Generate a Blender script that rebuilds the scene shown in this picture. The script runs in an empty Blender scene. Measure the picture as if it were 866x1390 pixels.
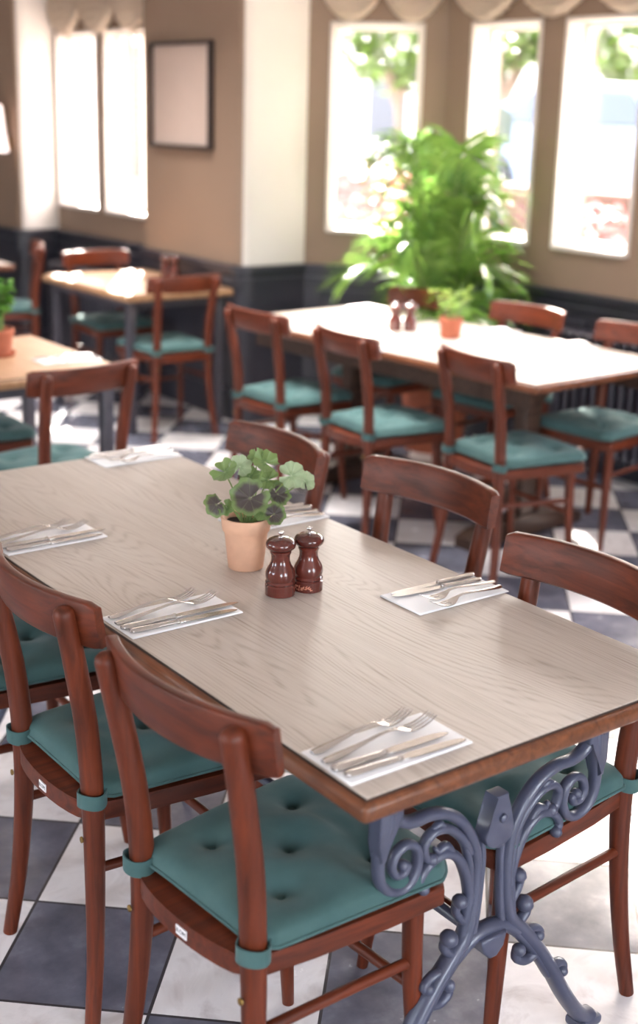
import bpy, bmesh, math, random
from mathutils import Vector, Matrix, Euler
C = bpy.context.scene.collection
sc = bpy.context.scene
PI = math.pi
A_OFF, B_OFF = -.2305, -.7760
rnd = random.Random(7)

# ------------------------------------------------------------------ colour / materials
def lin(r, g, b):
    f = lambda c: (c/255/12.92) if c/255 <= .04045 else ((c/255+.055)/1.055)**2.4
    return (f(r), f(g), f(b), 1.0)

class NT:
    def __init__(s, name):
        s.m = bpy.data.materials.new(name); s.m.use_nodes = True
        s.t = s.m.node_tree; s.n = s.t.nodes; s.l = s.t.links
        s.b = s.n['Principled BSDF']
        s.out = s.n['Material Output']
    def add(s, typ, **kw):
        n = s.n.new(typ)
        for k, v in kw.items():
            if k.startswith('_'): setattr(n, k[1:], v)
            else: n.inputs[k].default_value = v
        return n
    def link(s, a, b): s.l.new(a, b)
    def coords(s, scale=(1,1,1), rot=(0,0,0), loc=(0,0,0), rand=False):
        tc = s.add('ShaderNodeTexCoord'); mp = s.add('ShaderNodeMapping')
        mp.inputs['Scale'].default_value = scale; mp.inputs['Rotation'].default_value = rot; mp.inputs['Location'].default_value = loc
        if rand:
            oi = s.add('ShaderNodeObjectInfo'); vm = s.add('ShaderNodeVectorMath', _operation='SCALE')
            cx = s.add('ShaderNodeCombineXYZ')
            for i in range(3): s.link(oi.outputs['Random'], cx.inputs[i])
            s.link(cx.outputs[0], vm.inputs[0]); vm.inputs['Scale'].default_value = 7.3
            ad = s.add('ShaderNodeVectorMath', _operation='ADD')
            s.link(tc.outputs['Object'], ad.inputs[0]); s.link(vm.outputs[0], ad.inputs[1]); s.link(ad.outputs[0], mp.inputs['Vector'])
        else: s.link(tc.outputs['Object'], mp.inputs['Vector'])
        return mp.outputs['Vector']
    def ramp(s, fac, stops):
        r = s.add('ShaderNodeValToRGB'); cr = r.color_ramp
        while len(cr.elements) < len(stops): cr.elements.new(.5)
        for e, (p, c) in zip(cr.elements, stops): e.position = p; e.color = c
        s.link(fac, r.inputs['Fac']); return r.outputs['Color']
    def noise(s, vec, scale=5, detail=4, rough=.5, dist=0):
        n = s.add('ShaderNodeTexNoise'); n.inputs['Scale'].default_value = scale; n.inputs['Detail'].default_value = detail
        n.inputs['Roughness'].default_value = rough; n.inputs['Distortion'].default_value = dist
        s.link(vec, n.inputs['Vector']); return n.outputs['Fac']
    def math(s, op, a, b=None):
        n = s.add('ShaderNodeMath', _operation=op)
        for i, v in enumerate((a, b)):
            if v is None: continue
            if isinstance(v, (int, float)): n.inputs[i].default_value = v
            else: s.link(v, n.inputs[i])
        return n.outputs[0]
    def mix(s, fac, a, b, typ='MIX'):
        n = s.add('ShaderNodeMix', _data_type='RGBA', _blend_type=typ)
        for k, v in ((0, fac), (6, a), (7, b)):
            if isinstance(v, (int, float, tuple)): n.inputs[k].default_value = v
            else: s.link(v, n.inputs[k])
        return n.outputs[2]
    def bump(s, h, strength=.2, dist=.01):
        n = s.add('ShaderNodeBump', Strength=strength, Distance=dist); s.link(h, n.inputs['Height']); s.link(n.outputs[0], s.b.inputs['Normal'])
    def set(s, col=None, rough=None, metal=None, coat=None, spec=None, sheen=None):
        if col is not None:
            if isinstance(col, tuple): s.b.inputs['Base Color'].default_value = col
            else: s.link(col, s.b.inputs['Base Color'])
        if rough is not None:
            if isinstance(rough, (int, float)): s.b.inputs['Roughness'].default_value = rough
            else: s.link(rough, s.b.inputs['Roughness'])
        if metal is not None: s.b.inputs['Metallic'].default_value = metal
        if coat is not None: s.b.inputs['Coat Weight'].default_value = coat; s.b.inputs['Coat Roughness'].default_value = .15
        if spec is not None: s.b.inputs['Specular IOR Level'].default_value = spec
        if sheen is not None: s.b.inputs['Sheen Weight'].default_value = sheen
        return s.m

def wood(name, c1, c2, axis='z', rough=.35, coat=.3, fine=1.0):
    t = NT(name)
    sc_ = {'x': (2.2, 55, 55), 'y': (55, 2.2, 55), 'z': (55, 55, 2.2)}[axis]
    v = t.coords(tuple(k*fine for k in sc_), rand=True)
    n = t.noise(v, 1.0, 5, .6, .6)
    v2 = t.coords((9, 9, 9), rand=True); n2 = t.noise(v2, 1.0, 3)
    a = t.ramp(n, [(.3, c2), (.7, c1)])
    b = t.mix(t.math('MULTIPLY', n2, .45), a, tuple(x*.55 for x in c2[:3])+(1,))
    t.bump(n, .03, .002)
    return t.set(b, rough, coat=coat, spec=.3)

def plain(name, col, rough=.5, metal=0, coat=None, vary=.12, scale=14, bump=0, spec=None, sheen=None):
    t = NT(name)
    v = t.coords((scale,)*3, rand=True); n = t.noise(v, 1, 4)
    d = tuple(c*(1-vary) for c in col[:3])+(1,); e = tuple(min(1, c*(1+vary)) for c in col[:3])+(1,)
    c = t.ramp(n, [(.3, d), (.7, e)])
    if bump: t.bump(n, bump, .003)
    return t.set(c, rough, metal, coat, spec, sheen)

M = {}
RW1, RW2 = lin(116, 51, 27), lin(70, 29, 15)
for ax in 'xyz': M['chair_'+ax] = wood('red_stained_beech_'+ax, RW1, RW2, ax, .42, .0)
for ax in 'xy': M['edge_'+ax] = wood('brown_oak_edge_'+ax, lin(134, 80, 50), lin(84, 47, 28), ax, .4, .2)
M['edge_dark'] = plain('dark_panel_edge', lin(52, 34, 26), .6)
M['table_dark'] = wood('dark_brown_trestle', lin(84, 60, 48), lin(52, 35, 28), 'x', .45, .1)
M['pale_wood'] = wood('pale_oak_top', lin(196, 160, 128), lin(166, 126, 96), 'y', .4, .15)
M['pale_edge'] = wood('pale_oak_edge', lin(180, 140, 104), lin(140, 100, 70), 'y', .4, .15)

def limed(name):
    t = NT(name)
    sep = t.add('ShaderNodeSeparateXYZ'); t.link(t.coords((1, 1, 1)), sep.inputs[0])
    big = t.noise(t.coords((4.5, .8, 1)), 1, 2, .45, .3)
    wx = t.math('ADD', sep.outputs[0], t.math('MULTIPLY', big, .42))
    rings = t.math('SINE', t.math('MULTIPLY', wx, 560))
    rings = t.math('POWER', t.math('ADD', t.math('MULTIPLY', rings, .5), .5), 2.0)
    pore = t.noise(t.coords((420, 11, 1)), 1, 3, .6)
    mid = t.noise(t.coords((70, 2.5, 1)), 1, 3, .55)
    f = t.math('ADD', t.math('MULTIPLY', t.math('MULTIPLY', rings, mid), .30), t.math('ADD', t.math('MULTIPLY', pore, .55), t.math('MULTIPLY', mid, .30)))
    c = t.ramp(f, [(.32, lin(188, 177, 168)), (.50, lin(180, 168, 158)), (.66, lin(162, 148, 137)), (.86, lin(130, 115, 104))])
    brd = t.noise(t.coords((6, .2, 1)), 1, 0)
    c = t.mix(t.math('MULTIPLY', brd, .18), c, lin(166, 150, 134))
    t.bump(f, .10, .002)
    return t.set(c, .42, coat=.06)
M['limed'] = limed('grey_limed_oak')
M['limed2'] = limed('pale_limed_oak')

def floor_mat():
    t = NT('checkered_stone_tiles')
    tc = t.add('ShaderNodeTexCoord'); sep = t.add('ShaderNodeSeparateXYZ'); t.link(tc.outputs['Object'], sep.inputs[0])
    s, q = sep.outputs[0], sep.outputs[1]
    ca, sa = .7332, -.6800
    a = t.math('ADD', t.math('MULTIPLY', s, ca), t.math('MULTIPLY', q, sa))
    b = t.math('ADD', t.math('MULTIPLY', s, -sa), t.math('MULTIPLY', q, ca))
    a = t.math('DIVIDE', t.math('ADD', a, A_OFF), .3267); b = t.math('DIVIDE', t.math('ADD', b, B_OFF), .3277)
    cm = t.add('ShaderNodeCombineXYZ'); t.link(a, cm.inputs[0]); t.link(b, cm.inputs[1]); cm.inputs[2].default_value = .5
    ch = t.add('ShaderNodeTexChecker', Scale=1.0); t.link(cm.outputs[0], ch.inputs['Vector'])
    ch.inputs['Color1'].default_value = (1, 1, 1, 1); ch.inputs['Color2'].default_value = (0, 0, 0, 1)
    def edge(x):
        f = t.math('FRACT', x); return t.math('MINIMUM', f, t.math('SUBTRACT', 1.0, f))
    g = t.math('LESS_THAN', t.math('MINIMUM', edge(a), edge(b)), .010)
    # per-tile tone
    fl = t.add('ShaderNodeVectorMath', _operation='FLOOR'); t.link(cm.outputs[0], fl.inputs[0])
    wn = t.add('ShaderNodeTexWhiteNoise', _noise_dimensions='3D'); t.link(fl.outputs[0], wn.inputs['Vector'])
    off = t.add('ShaderNodeVectorMath', _operation='ADD'); sc2 = t.add('ShaderNodeVectorMath', _operation='SCALE'); sc2.inputs['Scale'].default_value = 9
    t.link(wn.outputs['Color'], sc2.inputs[0]); t.link(tc.outputs['Object'], off.inputs[0]); t.link(sc2.outputs[0], off.inputs[1])
    vein = t.noise(off.outputs[0], 6, 7, .6, 1.6); cloud = t.noise(off.outputs[0], 9, 5, .6)
    white = t.ramp(vein, [(.3, lin(200, 192, 192)), (.5, lin(226, 221, 221)), (.75, lin(214, 208, 208))])
    white = t.mix(t.math('MULTIPLY', wn.outputs['Value'], .18), white, lin(190, 180, 172))
    dark = t.ramp(cloud, [(.25, lin(78, 78, 88)), (.55, lin(100, 100, 112)), (.8, lin(130, 129, 140))])
    c = t.mix(ch.outputs['Color'], dark, white)
    c = t.mix(g, c, lin(62, 58, 60))
    r = t.ramp(cloud, [(.3, (.16,)*3+(1,)), (.7, (.28,)*3+(1,))])
    t.bump(t.math('SUBTRACT', t.math('MULTIPLY', cloud, .15), g), .25, .002)
    return t.set(c, r, spec=.75)
M['floor'] = floor_mat()
M['wall'] = plain('taupe_wall_paint', lin(130, 108, 91), .6, vary=.03, scale=3)
M['cream'] = plain('wall_paint_window_lit', lin(208, 200, 194), .55, vary=.02, scale=3)  # window light painted in as a paler version of the wall paint
M['wall_back'] = plain('warm_cream_wall_paint', lin(205, 196, 186), .6, vary=.03, scale=3)
M['dado'] = plain('blue_black_panelling_paint', lin(47, 46, 54), .36, vary=.08, scale=6)
M['ceil'] = plain('white_ceiling_paint', lin(225, 220, 214), .8, vary=.02, scale=3)
M['win'] = plain('greige_window_paint', lin(205, 196, 188), .4, vary=.03)
M['sash'] = plain('white_sash_paint', lin(226, 218, 210), .4, vary=.03)
M['teal'] = None
def fabric(name, c, c2, rough=.85):
    t = NT(name)
    v = t.coords((14, 14, 14), rand=True); n = t.noise(v, 1, 4, .6)
    wv = t.noise(t.coords((60, 60, 60), rand=True), 1, 3)
    col = t.ramp(n, [(.25, c2), (.75, c)])
    t.bump(wv, .06, .003)
    return t.set(col, rough, sheen=.08, spec=.2)
M['teal'] = fabric('teal_cushion_cotton', lin(71, 97, 95), lin(58, 85, 84))
M['blind'] = fabric('cream_blind_fabric', lin(236, 224, 210), lin(222, 208, 192))
def see_through(m_, col, f):
    n = m_.node_tree.nodes; l = m_.node_tree.links; td = n.new('ShaderNodeBsdfTranslucent'); td.inputs['Color'].default_value = col
    mx = n.new('ShaderNodeMixShader'); mx.inputs[0].default_value = f; l.new(n['Principled BSDF'].outputs[0], mx.inputs[1]); l.new(td.outputs[0], mx.inputs[2]); l.new(mx.outputs[0], n['Material Output'].inputs['Surface'])
see_through(M['blind'], lin(236, 224, 210), .4)
M['napkin'] = plain('white_paper_napkin', lin(244, 243, 244), .8, vary=.01)
M['steel'] = plain('polished_cutlery_steel', lin(196, 191, 188), .24, 1.0, vary=.03)
M['chrome'] = plain('chrome', lin(215, 215, 215), .1, 1.0, vary=.02)
M['brass'] = plain('worn_brass', lin(150, 120, 70), .35, 1.0, vary=.1)
M['mill'] = wood('dark_varnished_mill_wood', lin(104, 46, 36), lin(68, 28, 23), 'z', .2, .7)
M['terra'] = plain('terracotta', lin(208, 162, 134), .8, vary=.10, scale=22, bump=.05)
M['terra2'] = plain('dark_terracotta', lin(164, 92, 66), .75, vary=.10, scale=22)
M['soil'] = plain('potting_soil', lin(46, 34, 28), .95, vary=.4, scale=80, bump=.6)
M['iron'] = plain('blue_grey_painted_iron', lin(70, 72, 90), .38, vary=.09, scale=30, bump=.05, coat=.25)
M['black_metal'] = plain('dark_grey_table_metal', lin(62, 58, 66), .45, vary=.06)
M['radiator'] = plain('black_radiator_paint', lin(44, 41, 50), .35, vary=.05)
M['frame_dark'] = plain('dark_picture_frame', lin(44, 34, 34), .4, vary=.1)
M['print'] = plain('blank_cream_paper', lin(182, 163, 152), .5, vary=.02)
M['shade'] = None
t = NT('lit_lamp_shade'); t.set(lin(240, 225, 222), .8); t.b.inputs['Emission Color'].default_value = lin(255, 232, 222); t.b.inputs['Emission Strength'].default_value = .06; M['shade'] = t.m
M['sticker'] = plain('white_sticker', lin(225, 220, 220), .6, vary=.02)
M['ink'] = plain('black_ink', lin(30, 28, 32), .6)
def glass():
    t = NT('window_glass'); t.n.remove(t.b)
    tr = t.add('ShaderNodeBsdfTransparent'); gl = t.add('ShaderNodeBsdfGlossy', Roughness=.02)
    mx = t.add('ShaderNodeMixShader', Fac=.06); t.link(tr.outputs[0], mx.inputs[1]); t.link(gl.outputs[0], mx.inputs[2]); t.link(mx.outputs[0], t.out.inputs['Surface'])
    return t.m
M['glass'] = glass()

def leafmat(name, g1, g2, zone, zr=.55):
    """geranium leaf: UV.x runs from the stalk point (0) to the margin (1)"""
    t = NT(name); uv = t.add('ShaderNodeUVMap'); sp = t.add('ShaderNodeSeparateXYZ'); t.link(uv.outputs[0], sp.inputs[0])
    v = t.coords((60, 60, 60)); n = t.noise(v, 1, 3)
    r = t.math('ADD', sp.outputs[0], t.math('MULTIPLY', t.math('SUBTRACT', n, .5), .25))
    vein = t.math('ABSOLUTE', t.math('SINE', t.math('MULTIPLY', sp.outputs[1], PI*7)))
    vm = t.math('LESS_THAN', vein, .14)
    c = t.ramp(r, [(.0, g2), (.12, zone), (zr, zone), (zr+.22, g1)])
    c = t.mix(t.math('MULTIPLY', vm, .4), c, g2)
    t.bump(vein, .35, .004)
    t.set(c, .5, sheen=.15)
    # thin leaf lets some light through
    td = t.add('ShaderNodeBsdfTranslucent'); t.link(c, td.inputs['Color'])
    mx = t.add('ShaderNodeMixShader', Fac=.25); t.link(t.b.outputs[0], mx.inputs[1]); t.link(td.outputs[0], mx.inputs[2]); t.link(mx.outputs[0], t.out.inputs['Surface'])
    return t.m
M['ger_dark'] = leafmat('zonal_leaf_dark', lin(104, 124, 72), lin(110, 116, 84), lin(66, 56, 54), .66)
M['ger_green'] = leafmat('zonal_leaf_green', lin(108, 130, 74), lin(136, 152, 104), lin(92, 116, 66), .2)
M['ger_pale'] = leafmat('zonal_leaf_pale', lin(146, 162, 126), lin(166, 180, 148), lin(126, 146, 106), .2)
def leafplain(name, c, c2, tr=.35, ro=.42):
    t = NT(name); n = t.noise(t.coords((9, 9, 9)), 1, 3); col = t.ramp(n, [(.3, c2), (.7, c)]); t.set(col, ro)
    td = t.add('ShaderNodeBsdfTranslucent'); t.link(col, td.inputs['Color'])
    mx = t.add('ShaderNodeMixShader', Fac=tr); t.link(t.b.outputs[0], mx.inputs[1]); t.link(td.outputs[0], mx.inputs[2]); t.link(mx.outputs[0], t.out.inputs['Surface'])
    return t.m
M['palm'] = leafplain('palm_leaflets', lin(124, 156, 70), lin(74, 110, 48), .42, .2)
M['herb'] = leafplain('herb_leaves', lin(176, 196, 96), lin(120, 156, 66), .4)
M['herb2'] = leafplain('green_herb_leaves', lin(110, 160, 60), lin(64, 112, 44), .4)
M['stalk'] = plain('green_stalk', lin(110, 130, 70), .6)
# outside
M['pavement'] = plain('pale_pavement', lin(150, 145, 140), .9, vary=.08, scale=2)
M['tree'] = leafplain('tree_leaves', lin(104, 128, 46), lin(66, 92, 34), .4)
M['flower'] = leafplain('pink_flowers', lin(170, 100, 98), lin(140, 74, 74), .3)
M['bark'] = plain('bark', lin(110, 92, 78), .9, vary=.25)
M['car'] = plain('silver_blue_car_paint', lin(78, 86, 112), .25, .3, coat=1)
M['car_glass'] = plain('tinted_car_glass', lin(26, 32, 52), .1, spec=.8)
M['tyre'] = plain('tyre_rubber', lin(50, 48, 50), .8)
M['cabinet'] = plain('dark_green_paint', lin(44, 60, 50), .5)
def brick():
    t = NT('garden_brick'); v = t.coords((1, 1, 1), rot=(PI/2, 0, 0))
    b = t.add('ShaderNodeTexBrick', Scale=4.5); t.link(v, b.inputs['Vector'])
    b.inputs['Color1'].default_value = lin(84, 50, 40); b.inputs['Color2'].default_value = lin(98, 62, 50); b.inputs['Mortar'].default_value = lin(104, 92, 84)
    return t.set(b.outputs[0], .9)
M['brick'] = brick()

# ------------------------------------------------------------------ mesh helpers
class MB:
    def __init__(s): s.bm = bmesh.new(); s.uv = None
    def box(s, x0, y0, z0, x1, y1, z1, bevel=0, seg=2, mat=None):
        r = bmesh.ops.create_cube(s.bm, size=1)
        vs = r['verts']
        for v in vs: v.co = Vector((x0+(x1-x0)*(v.co.x+.5), y0+(y1-y0)*(v.co.y+.5), z0+(z1-z0)*(v.co.z+.5)))
        if bevel:
            es = list({e for v in vs for e in v.link_edges})
            r = bmesh.ops.bevel(s.bm, geom=es, offset=bevel, segments=seg, affect='EDGES', profile=.5)
            vs = list({v for f in r['faces'] for v in f.verts} | {v for v in vs if v.is_valid})
        if mat is not None:
            for v in vs: v.co = mat @ v.co
        return s
    def tube(s, path, radii, n=10, caps=True, ay=1.0, ref=None, round_end=0):
        """sweep a circle (or ellipse: ay scales the binormal) along path"""
        P = [Vector(p) for p in path]
        if isinstance(radii, (int, float)): radii = [radii]*len(P)
        radii = list(radii)
        if round_end & 1: P, radii = cap_ext(P, radii, 0)
        if round_end & 2: P, radii = cap_ext(P, radii, 1)
        rings = []
        N = None
        for i, p in enumerate(P):
            d = (P[min(i+1, len(P)-1)]-P[max(i-1, 0)]).normalized()
            if ref is not None: N = Vector(ref).cross(d).normalized() if Vector(ref).cross(d).length > 1e-6 else N
            elif N is None:
                a = Vector((0, 0, 1)) if abs(d.z) < .9 else Vector((1, 0, 0)); N = a.cross(d).normalized()
            else: N = (N - d*N.dot(d)).normalized()
            B = d.cross(N)
            rings.append([s.bm.verts.new(p+radii[i]*(math.cos(2*PI*k/n)*N+ay*math.sin(2*PI*k/n)*B)) for k in range(n)])
        for a, b in zip(rings, rings[1:]):
            for k in range(n): s.bm.faces.new((a[k], a[(k+1) % n], b[(k+1) % n], b[k]))
        if caps:
            s.bm.faces.new(rings[0][::-1]); s.bm.faces.new(rings[-1])
        return s
    def lathe(s, prof, c=(0, 0, 0), n=28, caps=True, axis=None):
        rings = []; c = Vector(c); q = Vector((0, 0, 1)).rotation_difference(Vector(axis)) if axis else None
        for z, r in prof:
            ring = []
            for k in range(n):
                o = Vector((r*math.cos(2*PI*k/n), r*math.sin(2*PI*k/n), z))
                ring.append(s.bm.verts.new(c+(q @ o if q else o)))
            rings.append(ring)
        for a, b in zip(rings, rings[1:]):
            for k in range(n): s.bm.faces.new((a[k], a[(k+1) % n], b[(k+1) % n], b[k]))
        if caps:
            s.bm.faces.new(rings[0][::-1]); s.bm.faces.new(rings[-1])
        return s
    def prism(s, outline, z0, z1, bevel=0, seg=2):
        a = [s.bm.verts.new((x, y, z0)) for x, y in outline]; b = [s.bm.verts.new((x, y, z1)) for x, y in outline]
        n = len(a)
        f0 = s.bm.faces.new(a[::-1]); f1 = s.bm.faces.new(b)
        for k in range(n): s.bm.faces.new((a[k], a[(k+1) % n], b[(k+1) % n], b[k]))
        if bevel:
            es = list(set(f0.edges) | set(f1.edges)); bmesh.ops.bevel(s.bm, geom=es, offset=bevel, segments=seg, affect='EDGES', profile=.5)
        return s
    def grid(s, f, nu, nv, wrapu=False):
        V = [[s.bm.verts.new(f(i/nu, j/nv)) for j in range(nv+1)] for i in range(nu+(0 if wrapu else 1))]
        m = len(V)
        for i in range(nu):
            for j in range(nv): s.bm.faces.new((V[i][j], V[(i+1) % m][j], V[(i+1) % m][j+1], V[i][j+1]))
        return V
    def sphere(s, c, r, sc=(1, 1, 1), u=14, v=9):
        bmesh.ops.create_uvsphere(s.bm, u_segments=u, v_segments=v, radius=r, matrix=Matrix.Translation(c) @ Matrix.Diagonal((*sc, 1)))
        return s
    def mesh(s, name, mat, angle=40, recalc=True):
        if recalc: bmesh.ops.recalc_face_normals(s.bm, faces=s.bm.faces)
        me = bpy.data.meshes.new(name); s.bm.to_mesh(me); s.bm.free()
        for p in me.polygons: p.use_smooth = True
        me.set_sharp_from_angle(angle=math.radians(angle))
        me.materials.append(mat)
        return me
    def build(s, name, mat, parent=None, loc=(0, 0, 0), angle=40, recalc=True):
        o = bpy.data.objects.new(name, s.mesh(name, mat, angle, recalc)); C.objects.link(o); o.location = loc
        if parent: o.parent = parent
        return o
def cap_ext(P, R, end):
    p = P[-1] if end else P[0]; d = (p-(P[-2] if end else P[1])).normalized(); r = R[-1] if end else R[0]
    ext = [(p+d*r*.75*math.sin(a), r*max(.04, math.cos(a))) for a in (.5, 1.0, 1.35, 1.57)]
    if end: return P+[e[0] for e in ext], R+[e[1] for e in ext]
    return [e[0] for e in ext[::-1]]+P, [e[1] for e in ext[::-1]]+R
def spline(pts, n=6):
    P = [Vector(p) for p in pts]; out = []
    for i in range(len(P)-1):
        a, b, c, d = P[max(i-1, 0)], P[i], P[i+1], P[min(i+2, len(P)-1)]
        for k in range(n):
            t = k/n; out.append(.5*((2*b)+(c-a)*t+(2*a-5*b+4*c-d)*t*t+(3*b-a-3*c+d)*t**3))
    out.append(P[-1]); return out
def interp(vals, n=6):
    out = []
    for i in range(len(vals)-1):
        for k in range(n): out.append(vals[i]+(vals[i+1]-vals[i])*k/n)
    return out+[vals[-1]]

LABELS = []
def tag(o, label, cat, group=None, kind=None):
    LABELS.append(label)
    o['label'] = label; o['category'] = cat
    if group: o['group'] = group
    if kind: o['kind'] = kind
    return o
def thing(name, label, cat, loc=(0, 0, 0), rz=0, group=None):
    o = bpy.data.objects.new(name, None); C.objects.link(o); o.empty_display_size = .05
    o.location = loc; o.rotation_euler = (0, 0, rz)
    return tag(o, label, cat, group)
def dup(src, loc, rz=0, label=None, group=None):
    r = src.copy(); C.objects.link(r); r.location = loc; r.rotation_euler = (0, 0, rz)
    if label: r['label'] = label; LABELS.append(label)
    if group: r['group'] = group
    def kids(a, b):
        for ch in a.children:
            c = ch.copy(); C.objects.link(c); c.parent = b; kids(ch, c)
    kids(src, r)
    return r
def structure(o): o['kind'] = 'structure'; return o

# ------------------------------------------------------------------ room shell
WH = 2.62
m = MB(); m.box(-4.3, -3.9, -.08, 3.95, 9.0, 0); structure(m.build('floor', M['floor']))
m = MB(); m.prism([(-4.35, -3.9), (3.95, -3.9), (3.95, 4.18), (3.42, 4.76), (3.37, 5.74), (3.16, 5.74), (3.16, 7.12), (3.22, 7.12), (3.22, 9.1), (-4.35, 9.1)], WH, WH+.08); structure(m.build('ceiling', M['ceil']))

class Wall:
    """a straight wall from p to q (room on the left-hand side of the walk), thick outwards, with openings"""
    def __init__(s, p, q): s.p = Vector((*p, 0)); s.q = Vector((*q, 0)); s.L = (s.q-s.p).length; s.d = (s.q-s.p)/s.L; s.n = Vector((s.d.y, -s.d.x, 0))
    def mat(s): return Matrix(((s.d.x, s.n.x, 0, s.p.x), (s.d.y, s.n.y, 0, s.p.y), (0, 0, 1, 0), (0, 0, 0, 1)))
    def boxes(s, mb, lst, bevel=0):
        for (u0, v0, z0, u1, v1, z1) in lst: mb.box(u0, v0, z0, u1, v1, z1, bevel, mat=s.mat())
    def build(s, name, mat, ops=(), th=.22, e0=0, e1=0):
        m = MB(); us = sorted({-e0, s.L+e1} | {o[0] for o in ops} | {o[1] for o in ops})
        for a, b in zip(us, us[1:]):
            o = [o for o in ops if o[0] <= a+1e-6 and o[1] >= b-1e-6]
            if o: s.boxes(m, [(a, 0, 0, b, th, o[0][2]), (a, 0, o[0][3], b, th, WH)])
            else: s.boxes(m, [(a, 0, 0, b, th, WH)])
        bmesh.ops.remove_doubles(m.bm, verts=m.bm.verts, dist=1e-5)
        s.o = structure(m.build(name, mat, angle=30)); return s.o
    def dado(s, u0=0, u1=None, zt=.865, panels=True):
        u1 = s.L if u1 is None else u1
        m = MB(); s.boxes(m, [(u0, -.016, .0, u1, -.0005, zt-.02)])
        if panels:
            n = max(1, round((u1-u0)/.6)); w = (u1-u0)/n
            for k in range(n):
                a, b = u0+k*w+.07, u0+(k+1)*w-.07
                if b-a < .08: continue
                s.boxes(m, [(a, -.028, .70, b, -.015, .722), (a, -.028, .24, b, -.015, .262), (a, -.028, .262, a+.022, -.015, .70), (b-.022, -.028, .262, b, -.015, .70)], .004)
        m.build('wainscot', M['dado'], s.o)
        m = MB(); s.boxes(m, [(u0, -.045, zt-.03, u1, -.0005, zt)], .008); s.boxes(m, [(u0, -.03, zt-.10, u1, -.0005, zt-.07)], .006); m.build('dado_rail', M['dado'], s.o)
        m = MB(); s.boxes(m, [(u0, -.034, 0, u1, -.0005, .17)], .006); m.build('skirting', M['dado'], s.o)
NW = [0]
def window(w, u0, u1, z0, z1, depth=.11, bars=(), slim=.02):
    NW[0] += 1
    m = MB(); f = slim
    # painted liner of the opening, standing a little proud of the wall
    w.boxes(m, [(u0, -.012, z0, u0+f, depth+.04, z1), (u1-f, -.012, z0, u1, depth+.04, z1), (u0+f, -.012, z1-f, u1-f, depth+.04, z1), (u0+f, -.03, z0-.004, u1-f, depth+.04, z0+f)], .003)
    o = structure(m.build('window_%d' % NW[0], M['win']))
    m = MB(); g = .022; a, b, c, d = u0+f, u1-f, z0+f, z1-f
    w.boxes(m, [(a, depth, c, a+g, depth+.035, d), (b-g, depth, c, b, depth+.035, d), (a+g, depth, c, b-g, depth+.035, c+g), (a+g, depth, d-g, b-g, depth+.035, d)], .003)
    for t in bars: w.boxes(m, [(a+(b-a)*t-.009, depth+.004, c+g, a+(b-a)*t+.009, depth+.03, d-g)])
    m.build('window_sash', M['sash'], o)
    m = MB(); w.boxes(m, [(a+g*.5, depth+.016, c+g*.5, b-g*.5, depth+.02, d-g*.5)]); m.build('window_pane', M['glass'], o)
    # daylight sampling aid in the opening
    L = bpy.data.lights.new('daylight_portal', 'AREA'); L.shape = 'RECTANGLE'; L.size = u1-u0; L.size_y = z1-z0
    L.cycles.is_portal = True
    lo = bpy.data.objects.new('daylight_portal', L); C.objects.link(lo)
    lo.location = w.mat() @ Vector(((u0+u1)/2, .20, (z0+z1)/2))
    lo.rotation_euler = (-w.n).to_track_quat('-Z', 'Y').to_euler()
    return o

Z0, Z1 = 1.058, 2.150
# window wall on the right: walk from near to far (room on the left)
SR = 3.83
wr = Wall((SR, -3.6), (SR, 4.14))
tops = [(4.14-.18-.50-k*.655, 4.14-.18-k*.655) for k in range(6)]
wr.wins = [(t0+3.6, t1+3.6, Z0, Z1) for t0, t1 in tops]
wr.build('wall_right', M['wall'], wr.wins); wr.dado()
for u0, u1, a, b in wr.wins: window(wr, u0, u1, a, b)
wb = Wall((SR, 4.14), (3.30, 4.67))
wb.wins = [(wb.L/2-.253+.006, wb.L/2+.253+.006, 1.045, 2.15)]
wb.build('wall_bay', M['wall'], wb.wins, th=.2, e0=.09); wb.dado()
for u0, u1, a, b in wb.wins: window(wb, u0, u1, a, b, depth=.06, slim=.018)
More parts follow.
